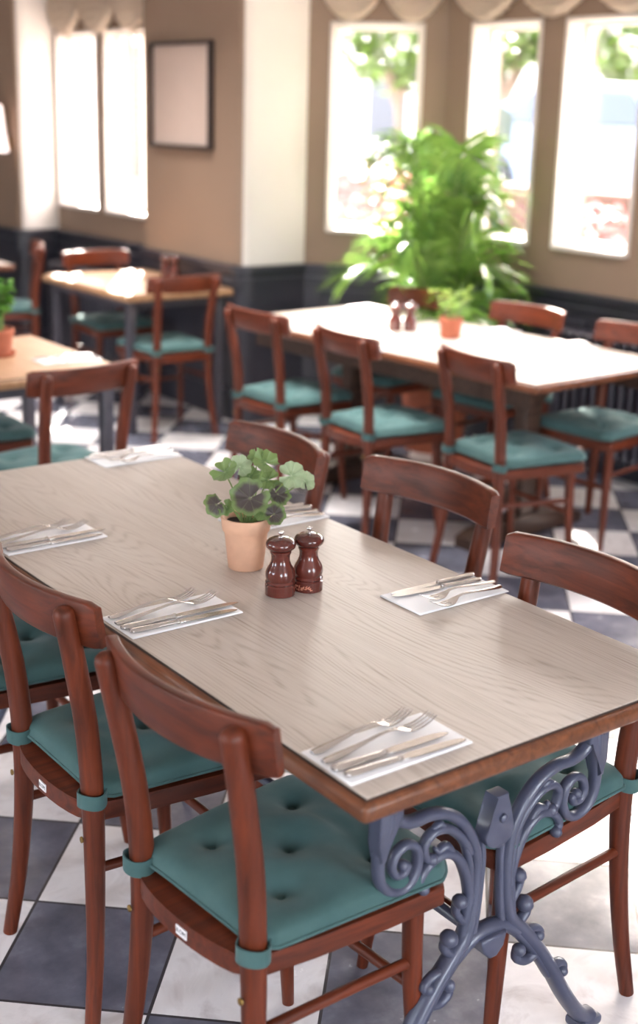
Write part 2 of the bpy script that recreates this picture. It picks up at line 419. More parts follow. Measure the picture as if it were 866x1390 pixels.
# chimney-breast-like pier: side face, rounded nose, front face
def rounded_pier(name, side_from, corner, front_to, r=.07):
    """wall that comes in along +s to `corner` on the s axis and turns away along +t"""
    m = MB(); out = [side_from]
    cx, cy = corner
    for k in range(9):
        a = -PI/2-(PI/2)*k/8
        out.append((cx+r+r*math.cos(a), cy+r+r*math.sin(a)))
    out.append(front_to); out += [(front_to[0]+.45, front_to[1]), (side_from[0], front_to[1])] if side_from[0] > front_to[0]+.45 else [(side_from[0], front_to[1])]
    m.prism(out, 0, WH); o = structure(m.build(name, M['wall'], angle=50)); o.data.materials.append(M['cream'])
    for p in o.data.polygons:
        if p.normal.y < -.75 and p.center.z > 0: p.material_index = 1  # faces turned to the windows get the painted-in brightness
    # panelling that follows the same outline
    def band(nm, off, z0, z1, bev):
        pts = [(side_from[0], side_from[1]-off)]
        for k in range(9):
            a = -PI/2-(PI/2)*k/8; pts.append((cx+r+(r+off)*math.cos(a), cy+r+(r+off)*math.sin(a)))
        pts.append((front_to[0]-off, front_to[1]))
        inner = [(side_from[0], side_from[1]-.0005)]+[(cx+r+(r+.0005)*math.cos(-PI/2-(PI/2)*k/8), cy+r+(r+.0005)*math.sin(-PI/2-(PI/2)*k/8)) for k in range(9)]+[(front_to[0]-.0005, front_to[1])]
        mm = MB(); bm = mm.bm; n = len(pts)
        A = [[bm.verts.new((x, y, z)) for x, y in L] for L in (pts, inner) for z in (z0, z1)]
        o0, o1, i0, i1 = A
        for k in range(n-1):
            bm.faces.new((o0[k], o0[k+1], o1[k+1], o1[k])); bm.faces.new((o1[k], o1[k+1], i1[k+1], i1[k])); bm.faces.new((i0[k], i0[k+1], o0[k+1], o0[k])); bm.faces.new((i0[k], i1[k], i1[k+1], i0[k+1]))
        bm.faces.new((o0[0], o1[0], i1[0], i0[0])); bm.faces.new((o0[-1], i0[-1], i1[-1], o1[-1]))
        mm.build(nm, M['dado'], o, angle=30)
    band('wainscot', .016, 0, .845, 0); band('dado_rail', .045, .835, .865, 0); band('dado_rail', .03, .765, .795, 0); band('skirting', .034, 0, .17, 0)
    return o
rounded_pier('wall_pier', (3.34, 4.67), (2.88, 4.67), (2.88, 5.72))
ww = Wall((2.98, 5.70), (2.98, 7.14))
ww.wins = [(.12, .695, 1.025, 2.145), (.783, 1.368, 1.025, 2.145)]
ww.build('wall_alcove', M['wall'], ww.wins, th=.2); ww.dado()
for u0, u1, a, b in ww.wins: window(ww, u0, u1, a, b, depth=.09, bars=(.5,))
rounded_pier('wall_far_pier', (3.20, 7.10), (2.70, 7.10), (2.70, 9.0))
# the rest of the room, behind and beside the photographer
wf = Wall((3.2, 8.9), (-4.2, 8.9)); wf.build('wall_far', M['wall_back']); wf.dado(.6)
wl = Wall((-4.2, 9.0), (-4.2, -3.8)); wl.wins = [(4.2+k*3.2, 5.6+k*3.2, .7, 2.35) for k in range(2)]
wl.build('wall_left', M['wall_back'], wl.wins)
for w_ in wl.wins: window(wl, *w_, slim=.04, bars=(.5,))
wn = Wall((-4.3, -3.7), (3.95, -3.7)); wn.wins = [(1.6+k*3.0, 3.1+k*3.0, .7, 2.35) for k in range(2)]
wn.build('wall_near', M['wall_back'], wn.wins)
for w_ in wn.wins: window(wn, *w_, slim=.04, bars=(.5,))

# ------------------------------------------------------------------ dining chair (faces +x)
def seat_outline(grow=0, n=14):
    out = []
    hw_f, hw_r, xf, xr, bow = .203+grow, .160+grow, .174+grow, -.180, .050
    out.append((xf-.012, -hw_f)); out.append((xf, -hw_f+.014))
    for k in range(1, 6):
        y = -hw_f+.014+(2*hw_f-.028)*k/6; out.append((xf+.010*(1-(y/hw_f)**2), y))
    out.append((xf, hw_f-.014)); out.append((xf-.012, hw_f))
    out.append((.05, .192+grow)); out.append((-.09, .176+grow))
    for k in range(n+1):
        a = PI*k/n; y = hw_r*math.cos(a); out.append((xr-(bow+grow)*math.sin(a)**.8, y))
    out.append((-.09, -.176-grow)); out.append((.05, -.192-grow))
    return out
def make_chair():
    root = thing('dining_chair', '', 'chair')
    m = MB(); m.prism(seat_outline(), .416, .452, .006, 3); m.build('seat', M['chair_x'], root, angle=35)
    for s in (-1, 1):
        ctl = [(-.226, s*.186, 0), (-.208, s*.170, .14), (-.198, s*.156, .30), (-.196, s*.150, .45), (-.206, s*.153, .60), (-.230, s*.160, .74), (-.250, s*.164, .837)]
        rr = [.0145, .0165, .0190, .0212, .0212, .0205, .0192]
        P = spline(ctl, 6); m = MB(); m.tube(P, interp(rr, 6), 16, round_end=2, ref=(0, 1, 0))
        lg = m.build('rear_leg', M['chair_z'], root, angle=60)
        m = MB(); m.lathe([(0, .0062), (.002, .006), (.0028, .003)], (-.2205, s*.152, .385), 12, axis=(-1, 0, .1)); m.build('screw', M['brass'], lg)
    for s in (-1, 1):
        m = MB(); P = spline([(.128, s*.166, .420), (.132, s*.168, .28), (.143, s*.174, .12), (.156, s*.181, 0)], 5)
        m.tube(P, interp([.0185, .0175, .0145, .0115], 5), 14, ref=(0, 1, 0)); m.build('front_leg', M['chair_z'], root, angle=60)
        m = MB(); m.tube(spline([(-.199, s*.156, .318), (-.02, s*.162, .312), (.131, s*.168, .306)], 3), .0098, 10); m.build('stretcher', M['chair_x'], root, angle=60)
    m = MB(); m.tube([(.134, -.170, .255), (.134, 0, .255), (.134, .170, .255)], .0098, 10); m.build('stretcher', M['chair_y'], root, angle=60)
    # curved top rail
    m = MB(); hw = .216; th = .021; KS = .052
    def sec(y, z, side):
        u = y/hw; x = -.2650-.014*(z-.81)/.09+KS*u*u
        nx = 1/math.sqrt(1+(2*KS*u/hw)**2); ny = -2*KS*u/hw*nx
        return Vector((x+side*th*nx, y+side*th*ny, z))
    rows = []
    N = 28
    for i in range(N+1):
        u = -1+2*i/N; y = hw*u; e = max(0, abs(u)-.95)/.05; drop = .007*e*e
        zt = .863-drop-.002*u*u; zb = .773+drop*.5+.002*u*u
        b = .004; ring = []
        for (z, sd) in ((zb+b, 0), (zb, .2), (zb, .8), (zb+b, 1), (.81, 1), (zt-b, 1), (zt-.0012, .92), (zt, .78), (zt, .22), (zt-.0012, .08), (zt-b, 0), (.81, 0)):
            ring.append(m.bm.verts.new(sec(y, z, sd)))
        rows.append(ring)
    for a, b in zip(rows, rows[1:]):
        n = len(a)
        for k in range(n): m.bm.faces.new((a[k], a[(k+1) % n], b[(k+1) % n], b[k]))
    m.bm.faces.new(rows[0][::-1]); m.bm.faces.new(rows[-1])
    m.build('backrest', M['chair_y'], root, angle=50)
    # tied-on cushion
    tufts = [(-.095, -.090), (-.095, .090), (.000, 0), (.090, -.105), (.090, .105)]
    m = MB(); G = 52
    def shape(u, v):
        x = u*.200-.006; w = .172+.036*(u+1)/2
        y = v*w
        if u < 0: x += .022*abs(u)**3*(1-abs(v)**6)*.6
        if u > 0: x += .010*(1-v*v)*u*u
        c = max(0, abs(u)-.8)*max(0, abs(v)-.8)/.04*.25
        return x*(1-c*.35), y*(1-c*.35)
    def top(a, b):
        u, v = 2*a-1, 2*b-1
        u = math.copysign(abs(u)**.8, u); v = math.copysign(abs(v)**.8, v)
        x, y = shape(u, v)
        e = (1-abs(u)**5)*(1-abs(v)**5)
        h = .045*max(0, e)**.42
        d = 0
        for tx, ty in tufts:
            r = math.hypot(x-tx, y-ty); d = max(d, .010*math.exp(-(r/.016)**1.4)+.027*math.exp(-(r/.050)**1.3))
        for (i, j) in ((0, 2), (1, 2), (2, 3), (2, 4), (0, 1), (3, 4)):
            (ax, ay), (bx, by) = tufts[i], tufts[j]; L = math.hypot(bx-ax, by-ay); px, py = (bx-ax)/L, (by-ay)/L
            s_ = (x-ax)*px+(y-ay)*py; q = abs((x-ax)*-py+(y-ay)*px)
            if 0 < s_ < L: d = max(d, (.016*(1-.45*math.sin(PI*s_/L)))*math.exp(-(q/.022)**2))
        d *= min(1, e*1.5) if e > 0 else 0
        wob = .0015*math.sin(37*x+11*y)*math.cos(29*y-8*x)
        return Vector((x, y, .468+h-d+wob*e))
    def bot(a, b):
        u, v = 2*a-1, 2*b-1
        u = math.copysign(abs(u)**.8, u); v = math.copysign(abs(v)**.8, v)
        x, y = shape(u, v); e = max(0, (1-abs(u)**6)*(1-abs(v)**6)); return Vector((x, y, .468-.0145*e**.3))
    m.grid(top, G, G); m.grid(bot, 26, 26)
    cu = m.build('cushion', M['teal'], root, angle=80)
    m = MB(); E = []
    for k in range(80):
        q = k/20; i = int(q); f = q-i
        a, b = ((f, 0), (1, f), (1-f, 1), (0, 1-f))[i]
        u, v = 2*a-1, 2*b-1; x, y = shape(u, v); E.append((x, y, .468))
    E.append(E[0]); m.tube(E, .0034, 6, caps=False); m.build('piping', M['teal'], cu, angle=80)
    for tx, ty in tufts:
        m = MB(); m.lathe([(0, .0085), (.003, .008), (.0045, .004)], (tx, ty, .4765), 12); m.build('button', M['teal'], cu, angle=60)
    for s in (-1, 1):
        # loop of tape round the rear leg, sewn to the cushion corner
        m = MB(); loop = []
        for k in range(25):
            a = -s*.30*PI+s*2*PI*(.10+.86*k/24); r = .0255+.0045*max(0, math.cos(a-s*.75*PI))
            loop.append((-.197+r*math.cos(a), s*.1515+r*math.sin(a)))
        pts = [Vector((x, y, 0)) for x, y in [(-.150, s*.118)]+loop+[(-.146, s*.152)]]
        rows = []
        for k, p in enumerate(pts):
            d = (pts[min(k+1, len(pts)-1)]-pts[max(k-1, 0)]).normalized(); n_ = Vector((-d.y, d.x, 0))*.0011; dz = .0022*math.sin(.55*k)
            rows.append([m.bm.verts.new(p+n_*q+Vector((0, 0, z+dz))) for q, z in ((1, .452), (1, .480), (-1, .480), (-1, .452))])
        for a, b in zip(rows, rows[1:]):
            for k in range(4): m.bm.faces.new((a[k], a[(k+1) % 4], b[(k+1) % 4], b[k]))
        m.bm.faces.new(rows[0][::-1]); m.bm.faces.new(rows[-1])
        m.build('strap', M['teal'], cu, angle=50)
    return root
chair0 = make_chair()
cs = [0]
CH_FRONT, CH_WIN, CH_ALC = 'chairs round the front table', 'chairs round the window table', 'chairs round the alcove table'
def chair(x, y, deg, label, group=None):
    cs[0] += 1
    if cs[0] == 1:
        chair0.location = (x, y, 0); chair0.rotation_euler = (0, 0, math.radians(deg)); chair0['label'] = label
        if group: chair0['group'] = group
        return chair0
    r = dup(chair0, (x, y, 0), math.radians(deg), label, group)
    if not group and 'group' in r: del r['group']
    return r
FRONT = [
    (.091, .300, 4, 'red-brown wooden chair with teal cushion at the front table\'s near left corner'),
    (.112, .824, 0, 'red-brown wooden chair with teal cushion, middle one along the front table\'s left side'),
    (.105, 1.360, 0, 'red-brown chair cut by the photo\'s left edge behind the front table\'s middle left chair'),
    (.580, .317, 180, 'red-brown chair cut by the photo\'s right edge, its teal seat behind the iron scrolls'),
    (.738, .934, 185, 'red-brown chair backing onto the aisle beside the crossed forks and knives'),
    (.633, 1.443, 179, 'red-brown chair at the front table, its curved back behind the geranium leaves'),
]
fc = [chair(*a, CH_FRONT) for a in FRONT]
# ------------------------------------------------------------------ front table
def make_top(root, w, l, z=.75, edge='edge', panel='limed', th=.034, cxy=(0, 0)):
    """top spans 0..w by 0..l in the root's frame"""
    m = MB(); m.box(0, 0, z-.006-th+.004, w, l, z-.005, .011, 4); m.build('tabletop', M[edge+'_y'] if edge+'_y' in M else M[edge], root, angle=30)
    i = .013
    m = MB(); m.box(i-.0015, i-.0015, z-.006, w-i+.0015, l-i+.0015, z-.0012); m.build('panel_edge', M['edge_dark'], root)
    m = MB(); m.box(i, i, z-.005, w-i, l-i, z, .0007, 1); m.build('inlay_panel', M[panel], root)
TW, TL = .772, 1.884
tab = thing('restaurant_table', 'large front table with grey limed top, brown wooden edge and blue-grey scrolled iron base', 'table', (-.013, -.013, 0))
make_top(tab, TW, TL)
def iron_base(parent, y, with_rail=None):
    cx = TW/2+.0085
    m = MB()
    A = 1.35
    def arm(pts, rad, n=7, re=0):
        for s in (-1, 1):
            P = spline([(cx+s*u, y, z) for u, z in pts], n)
            m.tube(P, interp(rad, n), 10, ay=A, ref=(0, 1, 0), round_end=re)
    # main stem: foot - crossing - lyre - arch - upright
    arm([(.300, .012), (.268, .030), (.222, .090), (.172, .172), (.128, .238), (.088, .288), (.056, .324), (.043, .365), (.038, .410), (.037, .455), (.046, .505), (.075, .553), (.110, .580), (.148, .591), (.185, .591), (.214, .602), (.238, .630)],
        [.015, .016, .0155, .015, .0145, .014, .0135, .012, .0115, .011, .0108, .0105, .0105, .0105, .0105, .0105, .011])
    # raised ribs either side of the stem
    arm([(.060, .322), (.054, .365), (.050, .410), (.050, .450), (.058, .490), (.074, .524)], [.009, .009, .0085, .008, .0075, .005], re=2)
    arm([(.034, .330), (.028, .370), (.024, .420), (.022, .470), (.027, .512)], [.008, .0075, .007, .0065, .005], re=2)
    arm([(.170, .160), (.126, .226), (.086, .274), (.050, .306)], [.010, .010, .0095, .009], re=3)
    # upright to the table and the big scroll
    arm([(.239, .712), (.238, .66), (.240, .612), (.248, .570), (.252, .535), (.247, .503), (.229, .481), (.202, .474), (.180, .486), (.169, .512), (.174, .540), (.194, .553), (.215, .545), (.224, .524), (.216, .505), (.199, .503), (.192, .516)],
        [.0165, .0150, .0135, .0115, .0100, .0095, .0092, .0092, .0090, .0088, .0085, .0082, .0080, .0078, .0075, .0075, .008], re=2)
    for s in (-1, 1):
        k0 = len(m.bm.verts); m.bm.verts.ensure_lookup_table(); old = set(m.bm.verts)
        o_ = [(.2145, .712), (.262, .712), (.262, .575), (.258, .545), (.246, .545), (.240, .585), (.230, .604), (.2145, .614)]
        m.prism([(s*u, z) for u, z in o_], -.016, .016, .005, 2)
        for v in m.bm.verts:
            if v not in old: v.co = Vector((cx+v.co.x, y-v.co.z, v.co.y))
    # inner curls
    arm([(.052, .490), (.074, .524), (.105, .551), (.137, .556), (.156, .539), (.152, .514), (.139, .507)], [.0085, .0085, .0085, .0082, .0078, .0078, .0085], re=2)
    arm([(.045, .395), (.058, .448), (.080, .489), (.112, .507), (.146, .497), (.164, .474), (.156, .458)], [.0095, .0095, .009, .0085, .008, .0078, .0085], re=2)
    arm([(.112, .556), (.124, .566), (.138, .562)], [.005, .0065, .004], re=3)
    arm([(.088, .498), (.106, .520), (.124, .517), (.132, .524)], [.005, .0075, .006, .004], re=3)
    # leaf curls ending in balls along the stem and feet
    arm([(.046, .350), (.064, .366), (.076, .386), (.070, .402)], [.009, .0075, .007, .009], re=2)
    arm([(.066, .306), (.084, .308), (.098, .322), (.090, .338)], [.010, .009, .008, .009], re=2)
    arm([(.100, .278), (.124, .276), (.140, .262), (.131, .252)], [.009, .0075, .007, .008], re=2)
    arm([(.128, .222), (.104, .216), (.082, .228), (.084, .246)], [.0095, .009, .008, .008], re=2)
    arm([(.176, .170), (.200, .172), (.212, .160), (.204, .148)], [.009, .008, .007, .008], re=2)
    for s in (-1, 1):
        for u, z, r in ((.070, .403, .0130), (.090, .339, .0155), (.132, .258, .0115), (.085, .246, .012), (.206, .152, .011), (.140, .508, .0105), (.156, .459, .0110), (.202, .520, .0095)):
            m.sphere((cx+s*u, y-.003, z), r, (1, 1.15, 1), 12, 8)
    # cross yoke
    m.tube(spline([(cx-.075, y, .292), (cx-.035, y, .318), (cx, y, .324), (cx+.035, y, .318), (cx+.075, y, .292)], 5), .0125, 10, ay=1.3, ref=(0, 1, 0))
    m.prism([(-.030, .318), (.030, .318), (.024, .292), (.008, .276), (-.008, .276), (-.024, .292)], -.024, .024, .005, 2)
    for v in m.bm.verts:
        if v.co.y > .25 and abs(v.co.x) < .04 and abs(v.co.z) < .05: v.co = Vector((cx+v.co.x, y-v.co.z, v.co.y))
    b = m.build('iron_base', M['iron'], parent, angle=50)
    # pads under the feet and brackets under the top
    for s in (-1, 1):
        m = MB(); m.box(cx+s*.285-.030, y-.022, 0, cx+s*.285+.030, y+.022, .020, .006); m.build('foot', M['iron'], b)
        m = MB(); m.box(cx+s*.240-.020, y-.050, .702, cx+s*.240+.020, y+.050, .7145, .004); m.build('bracket', M['iron'], b)
    # pear-shaped centre boss
    m = MB(); out = []
    for k in range(17):
        a = PI+PI*k/16; out.append((cx+.034*math.cos(a), .518+.030*math.sin(a)))
    out += [(cx+.027, .536), (cx+.017, .558), (cx+.0145, .588), (cx-.0145, .588), (cx-.017, .558), (cx-.027, .536)]
    m.prism([(x, z) for x, z in out], -.015, .015, .004, 2)
    for v in m.bm.verts: v.co = Vector((v.co.x, y-v.co.z-.004, v.co.y))
    m.build('boss', M['iron'], b, angle=35)
    m = MB(); m.lathe([(0, .0085), (.005, .008), (.008, .004)], (cx+.002, y-.019, .545), 12, axis=(0, -1, 0)); m.build('bolt', M['iron'], b)
    for s in (-1, 1):
        m = MB(); m.lathe([(0, .0080), (.004, .0075), (.007, .004)], (cx+s*.240, y-.020, .640), 12, axis=(0, -1, 0)); m.build('bolt', M['iron'], b)
    return b
iron_base(tab, .133); iron_base(tab, TL-.133)
m = MB(); m.tube([(TW/2+.0085, .133, .300), (TW/2+.0085, TL-.133, .300)], .011, 10); m.build('stretcher_bar', M['iron'], tab)
m = MB(); m.box(.10, .12, .690, .13, TL-.12, .7138); m.box(TW-.13, .12, .690, TW-.10, TL-.12, .7138); m.build('under_batten', M['edge_y'], tab)

# ------------------------------------------------------------------ table settings
def make_fork():
    root = thing('fork', '', 'fork')
    m = MB()
    ctl = [(0, .0055, .0030), (.010, .0095, .0030), (.03, .0088, .0045), (.07, .0055, .0085), (.105, .0036, .0125), (.128, .0040, .0120), (.140, .0085, .0085), (.150, .0122, .0055), (.156, .0126, .0045)]
    rows = []
    P = spline([(x, w, z) for x, w, z in ctl], 4)
    for p in P:
        x, w, z = p; th = .0011 if x > .13 else .0016
        rows.append([m.bm.verts.new(q) for q in ((x, -w, z), (x, -w*.55, z+th*1.2), (x, 0, z+th*1.6 if x < .13 else z+th*.5), (x, w*.55, z+th*1.2), (x, w, z), (x, w*.5, z-th), (x, -w*.5, z-th))])
    for a, b in zip(rows, rows[1:]):
        n = len(a)
        for k in range(n): m.bm.faces.new((a[k], a[(k+1) % n], b[(k+1) % n], b[k]))
    m.bm.faces.new(rows[0][::-1]); m.bm.faces.new(rows[-1])
    m.build('handle', M['steel'], root, angle=60)
    m = MB()
    for k in range(4):
        y = -.0105+.007*k
        m.tube(spline([(.152, y, .0050), (.170, y, .0048), (.188, y*.97, .0095), (.201, y*.93, .0160)], 3), interp([.0021, .0019, .0017, .0008], 3), 8, ay=.7)
    m.build('tines', M['steel'], root, angle=60)
    return root
def make_knife():
    root = thing('knife', '', 'knife')
    m = MB()
    ctl = [(0, .0050), (.004, .0080), (.012, .0092), (.03, .0086), (.06, .0072), (.088, .0058), (.096, .0056)]
    P = spline([(x, w, 0) for x, w in ctl], 4); rows = []
    for p in P:
        x, w, _ = p
        rows.append([m.bm.verts.new((x, w*math.cos(a), .0042+min(.0040, w*.62)*math.sin(a))) for a in [2*PI*k/10 for k in range(10)]])
    for a, b in zip(rows, rows[1:]):
        for k in range(10): m.bm.faces.new((a[k], a[(k+1) % 10], b[(k+1) % 10], b[k]))
    m.bm.faces.new(rows[0][::-1]); m.bm.faces.new(rows[-1])
    m.build('handle', M['steel'], root, angle=60)
    m = MB()
    top = [(.094, .0048), (.102, .0052), (.108, .0085), (.13, .0092), (.16, .0096), (.19, .0090), (.208, .0060), (.219, .0005)]
    btm = [(.219, -.0005), (.214, -.0030), (.20, -.0052), (.17, -.0064), (.13, -.0066), (.108, -.0064), (.102, -.0050), (.094, -.0048)]
    m.prism([(p.x, p.y) for p in spline([(x, y, 0) for x, y in top], 3)]+[(p.x, p.y) for p in spline([(x, y, 0) for x, y in btm], 3)], .0030, .0046, .0005, 1)
    m.build('blade', M['steel'], root, angle=30)
    m = MB(); m.tube([(.092, 0, .0042), (.0965, 0, .0042), (.099, 0, .0042)], [.0050, .0062, .0052], 10, ay=.6, ref=(0, 1, 0)); m.build('collar', M['steel'], root)
    return root
def make_napkin():
    m = MB(); nx = 10
    for k in range(3):
        z0 = .0006+k*.0011; o = .0012*k
        m.box(0+o, 0+.0006*k, z0, .238-o*.6, .122-.001*k, z0+.0009, .0003, 1)
    o = m.build('napkin', M['napkin']); return o
fork0, knife0, nap0 = make_fork(), make_knife(), make_napkin()
used = {}
def place(src, x, y, z, deg, label, cat, group, S=1):
    if src.name not in used:
        used[src.name] = 1; src.location = (x, y, z); src.rotation_euler = (0, 0, math.radians(deg)); return tag(src, label, cat, group)
    r = dup(src, (x, y, z), math.radians(deg), label, group); r.scale = (S, 1, 1); return r
def setting(ox, oy, deg, where, items=None, z=.7503):
    """napkin corner at (ox, oy); local x runs from the table edge inwards, local y across towards the forks"""
    a = math.radians(deg); ca, sa = math.cos(a), math.sin(a)
    loc = lambda u, v: (ox+ca*u-sa*v, oy+sa*u+ca*v)
    g = 'napkins under the cutlery'
    n_ = place(nap0, *loc(0, 0), z, deg, 'folded white paper napkin '+where, 'napkin', g)
    if 'category' not in n_: tag(n_, n_['label'], 'napkin', g)
    items = items or [('f', .006, .106, 4), ('f', .004, .075, 5), ('k', .000, .046, -2), ('k', .008, .022, -4)]
    names = {'f': ['outer silver fork', 'inner silver fork'], 'k': ['inner silver knife', 'outer silver knife']}
    cnt = {'f': 0, 'k': 0}
    for it in items:
        kind, u, v, d = it[:4]; dz = it[4] if len(it) > 4 else 0
        nm = names[kind][cnt[kind]]; cnt[kind] += 1
        place(fork0 if kind == 'f' else knife0, *loc(u, v), z+.0042+dz, deg+d, nm+' on the napkin '+where, {'f': 'fork', 'k': 'knife'}[kind], {'f': 'silver forks on the napkins', 'k': 'silver knives on the napkins'}[kind], it[5] if len(it) > 5 else 1)
near_items = [('f', .006, .102, 4.5, 0, .97), ('f', .003, .071, 3.2, 0, 1.12), ('k', .000, .044, -2, 0, 1.14), ('k', .005, .020, -3.8, 0, 1.02)]
setting(.002, .038, 0, 'at the front table\'s near corner', near_items)
setting(.004, .676, 0, 'left of the pepper mills', near_items)
setting(.004, 1.216, 1, 'at the front table, cut by the photo\'s left edge', near_items)
setting(.756, .602, 180, 'on the aisle side of the mills', [('f', .012, .108, 6, .004), ('f', .004, .080, 3, .004), ('k', .012, .050, -6), ('k', .004, .020, -1)])
setting(.752, 1.195, 180, 'behind the terracotta geranium pot', near_items)
setting(.748, 1.862, 180, 'at the far end of the front table', near_items)

# ------------------------------------------------------------------ pepper and salt mills
def make_mill(n=40):
    root = thing('pepper_mill', '', 'mill')
    prof = [(0, .0285), (.0008, .0300), (.0200, .0302), (.0215, .0285), (.0225, .0276), (.0238, .0285), (.0262, .0300), (.0290, .0285), (.0305, .0272), (.0330, .0285), (.040, .0298), (.047, .0292), (.054, .0265), (.062, .0218), (.070, .0190), (.076, .0185), (.082, .0192), (.0855, .0205), (.0865, .0212), (.0905, .0214), (.0915, .0206), (.0920, .0190)]
    m = MB(); m.lathe(prof, n=n); m.build('body', M['mill'], root, angle=35)
    m = MB(); m.lathe([(.0922, .0150), (.0925, .0215), (.0945, .0250), (.0985, .0290), (.1035, .0302), (.1085, .0292), (.1130, .0255), (.1160, .0200), (.1180, .0120), (.1185, .006)], n=n); m.build('head', M['mill'], root, angle=50)
    m = MB(); m.lathe([(.1184, .0055), (.1196, .0055), (.1200, .0034), (.1235, .0030), (.1255, .0052), (.1285, .0060), (.1305, .0048), (.1312, .0015)], n=18); m.build('finial', M['chrome'], root, angle=50)
    return root
mill0 = make_mill(); mill0.location = (.361, .724, .7503); mill0.rotation_euler = (0, 0, .4)
MG = 'pairs of wooden mills'
tag(mill0, 'dark brown wooden mill on the front table, the one nearer the camera with plain base', 'mill', MG)
ml = dup(mill0, (.424, .716, .7503), 2.1, 'dark brown wooden mill with worn lettered base, beside its twin on the front table', MG)
# worn carved lettering round the second mill's foot
body = [k for k in ml.children if k.name.startswith('body')][0]
m = MB(); rr_ = random.Random(3)
for k in range(9):
    a = -2.66-2.1+.16*(k-4); z = .0065
    for q in range(3):
        da = rr_.uniform(-.05, .05); c_, s_ = math.cos(a+da), math.sin(a+da); zz = z+rr_.uniform(0, .008)
        m.box(-.0003, -.0022, -.0009, .0005, .0022, .0009, mat=Matrix.Translation((.0300*c_, .0300*s_, zz)) @ Matrix.Rotation(a+da, 4, 'Z') @ Matrix.Rotation(rr_.choice((0, PI/2, .7)), 4, 'X'))
m.build('lettering', plain('worn_bare_wood', lin(186, 116, 92), .7, vary=.15), body)

# ------------------------------------------------------------------ geranium in a terracotta pot
LAT, DEP = Vector((.797, -.605, 0)), Vector((.605, .797, 0))     # across and away, for laying out the leaves
def make_pot(root, h=.112, r=.053, rb=.037, mat='terra', saucer=False, rim=.27):
    m = MB()
    rw = r-.004
    rz = h*(1-rim); rm = rb+(rw-rb)*(1-rim)
    m.lathe([(0, rb-.002), (.0015, rb), (rz-.001, rm), (rz, rm), (rz+.0005, rm+.0035), (rz+.003, rm+.0045), (h-.003, r), (h-.0008, r-.0008), (h, r-.0025), (h-.0006, r-.0055), (h-.004, r-.0065), (h-.022, r-.010), (h-.024, .002)], n=40)
    m.build('pot', M[mat], root, angle=35)
    m = MB(); m.grid(lambda a, b: Vector(((r-.0085)*b*math.cos(2*PI*a), (r-.0085)*b*math.sin(2*PI*a), h-.016+.003*math.sin(17*a+9*b)*b)), 28, 5, wrapu=True); m.build('soil', M['soil'], root)
    if saucer:
        m = MB(); m.lathe([(0, rb+.008), (.001, rb+.012), (.016, rb+.02), (.017, rb+.018), (.006, rb+.010), (.005, .002)], n=32); o = m.build('saucer', M[mat], root, angle=35)
def ger_leaf(root, c, nrm, R, roll, mat, seed, cup=.25):
    rg = random.Random(seed); m = MB(); uv = m.bm.loops.layers.uv.new('UVMap')
    q = Vector((0, 0, 1)).rotation_difference(Vector(nrm).normalized()) @ Euler((0, 0, roll)).to_quaternion()
    NA, NR = 48, 8; ph = [rg.uniform(0, 6) for _ in range(4)]
    def pt(i, j):
        f = j/NR; a = (i/NA)*2*PI; gap = .16
        th = gap+(2*PI-2*gap)*i/NA
        lob = 1+.055*math.cos(7*th+ph[0])+.03*math.cos(15*th+ph[1])
        if min(th, 2*PI-th) < .5: lob *= .80+.20*min(th, 2*PI-th)/.5
        r = R*f*lob
        z = cup*R*f*f+R*f*f*(.09*math.sin(7*th+ph[2])+.06*math.sin(4*th+ph[3]))
        return Vector(c)+q @ Vector((r*math.cos(th), r*math.sin(th), z))
    V = [[m.bm.verts.new(pt(i, j)) for j in range(NR+1)] for i in range(NA+1)]
    for i in range(NA):
        for j in range(NR):
            f = m.bm.faces.new((V[i][j], V[i+1][j], V[i+1][j+1], V[i][j+1]))
            for lp, (ii, jj) in zip(f.loops, ((i, j), (i+1, j), (i+1, j+1), (i, j+1))): lp[uv].uv = (jj/NR, ii/NA)
    o = m.build('leaf', M[mat], root, angle=180, recalc=False); return o
def geranium(root, h, spec, S=1.0):
    for k, (dx, dz, dd, R, nl, nd, nz, mat) in enumerate(spec):
        c = LAT*dx*S+DEP*dd*S+Vector((0, 0, dz*S)); n = LAT*nl+DEP*nd+Vector((0, 0, nz))
        lf = ger_leaf(root, c, n, R*S, k*1.9, mat, 11+k)
        b = LAT*(dx*.12)*S+DEP*dd*.12*S+Vector((0, 0, h-.018))
        mid = (b*.45+c*.55)+Vector((0, 0, .008))-n.normalized()*.012
        m = MB(); m.tube(spline([b, mid, c-n.normalized()*.001], 5), interp([.0022, .0017, .0013], 5), 7); m.build('leaf_stalk', M['stalk'], root)
PX = .0015
pot = thing('potted_geranium', 'geranium with dark-zoned ruffled leaves in a pale terracotta pot beside the two mills', 'potted plant', (.392, .893, .7503))
make_pot(pot)
spec = []
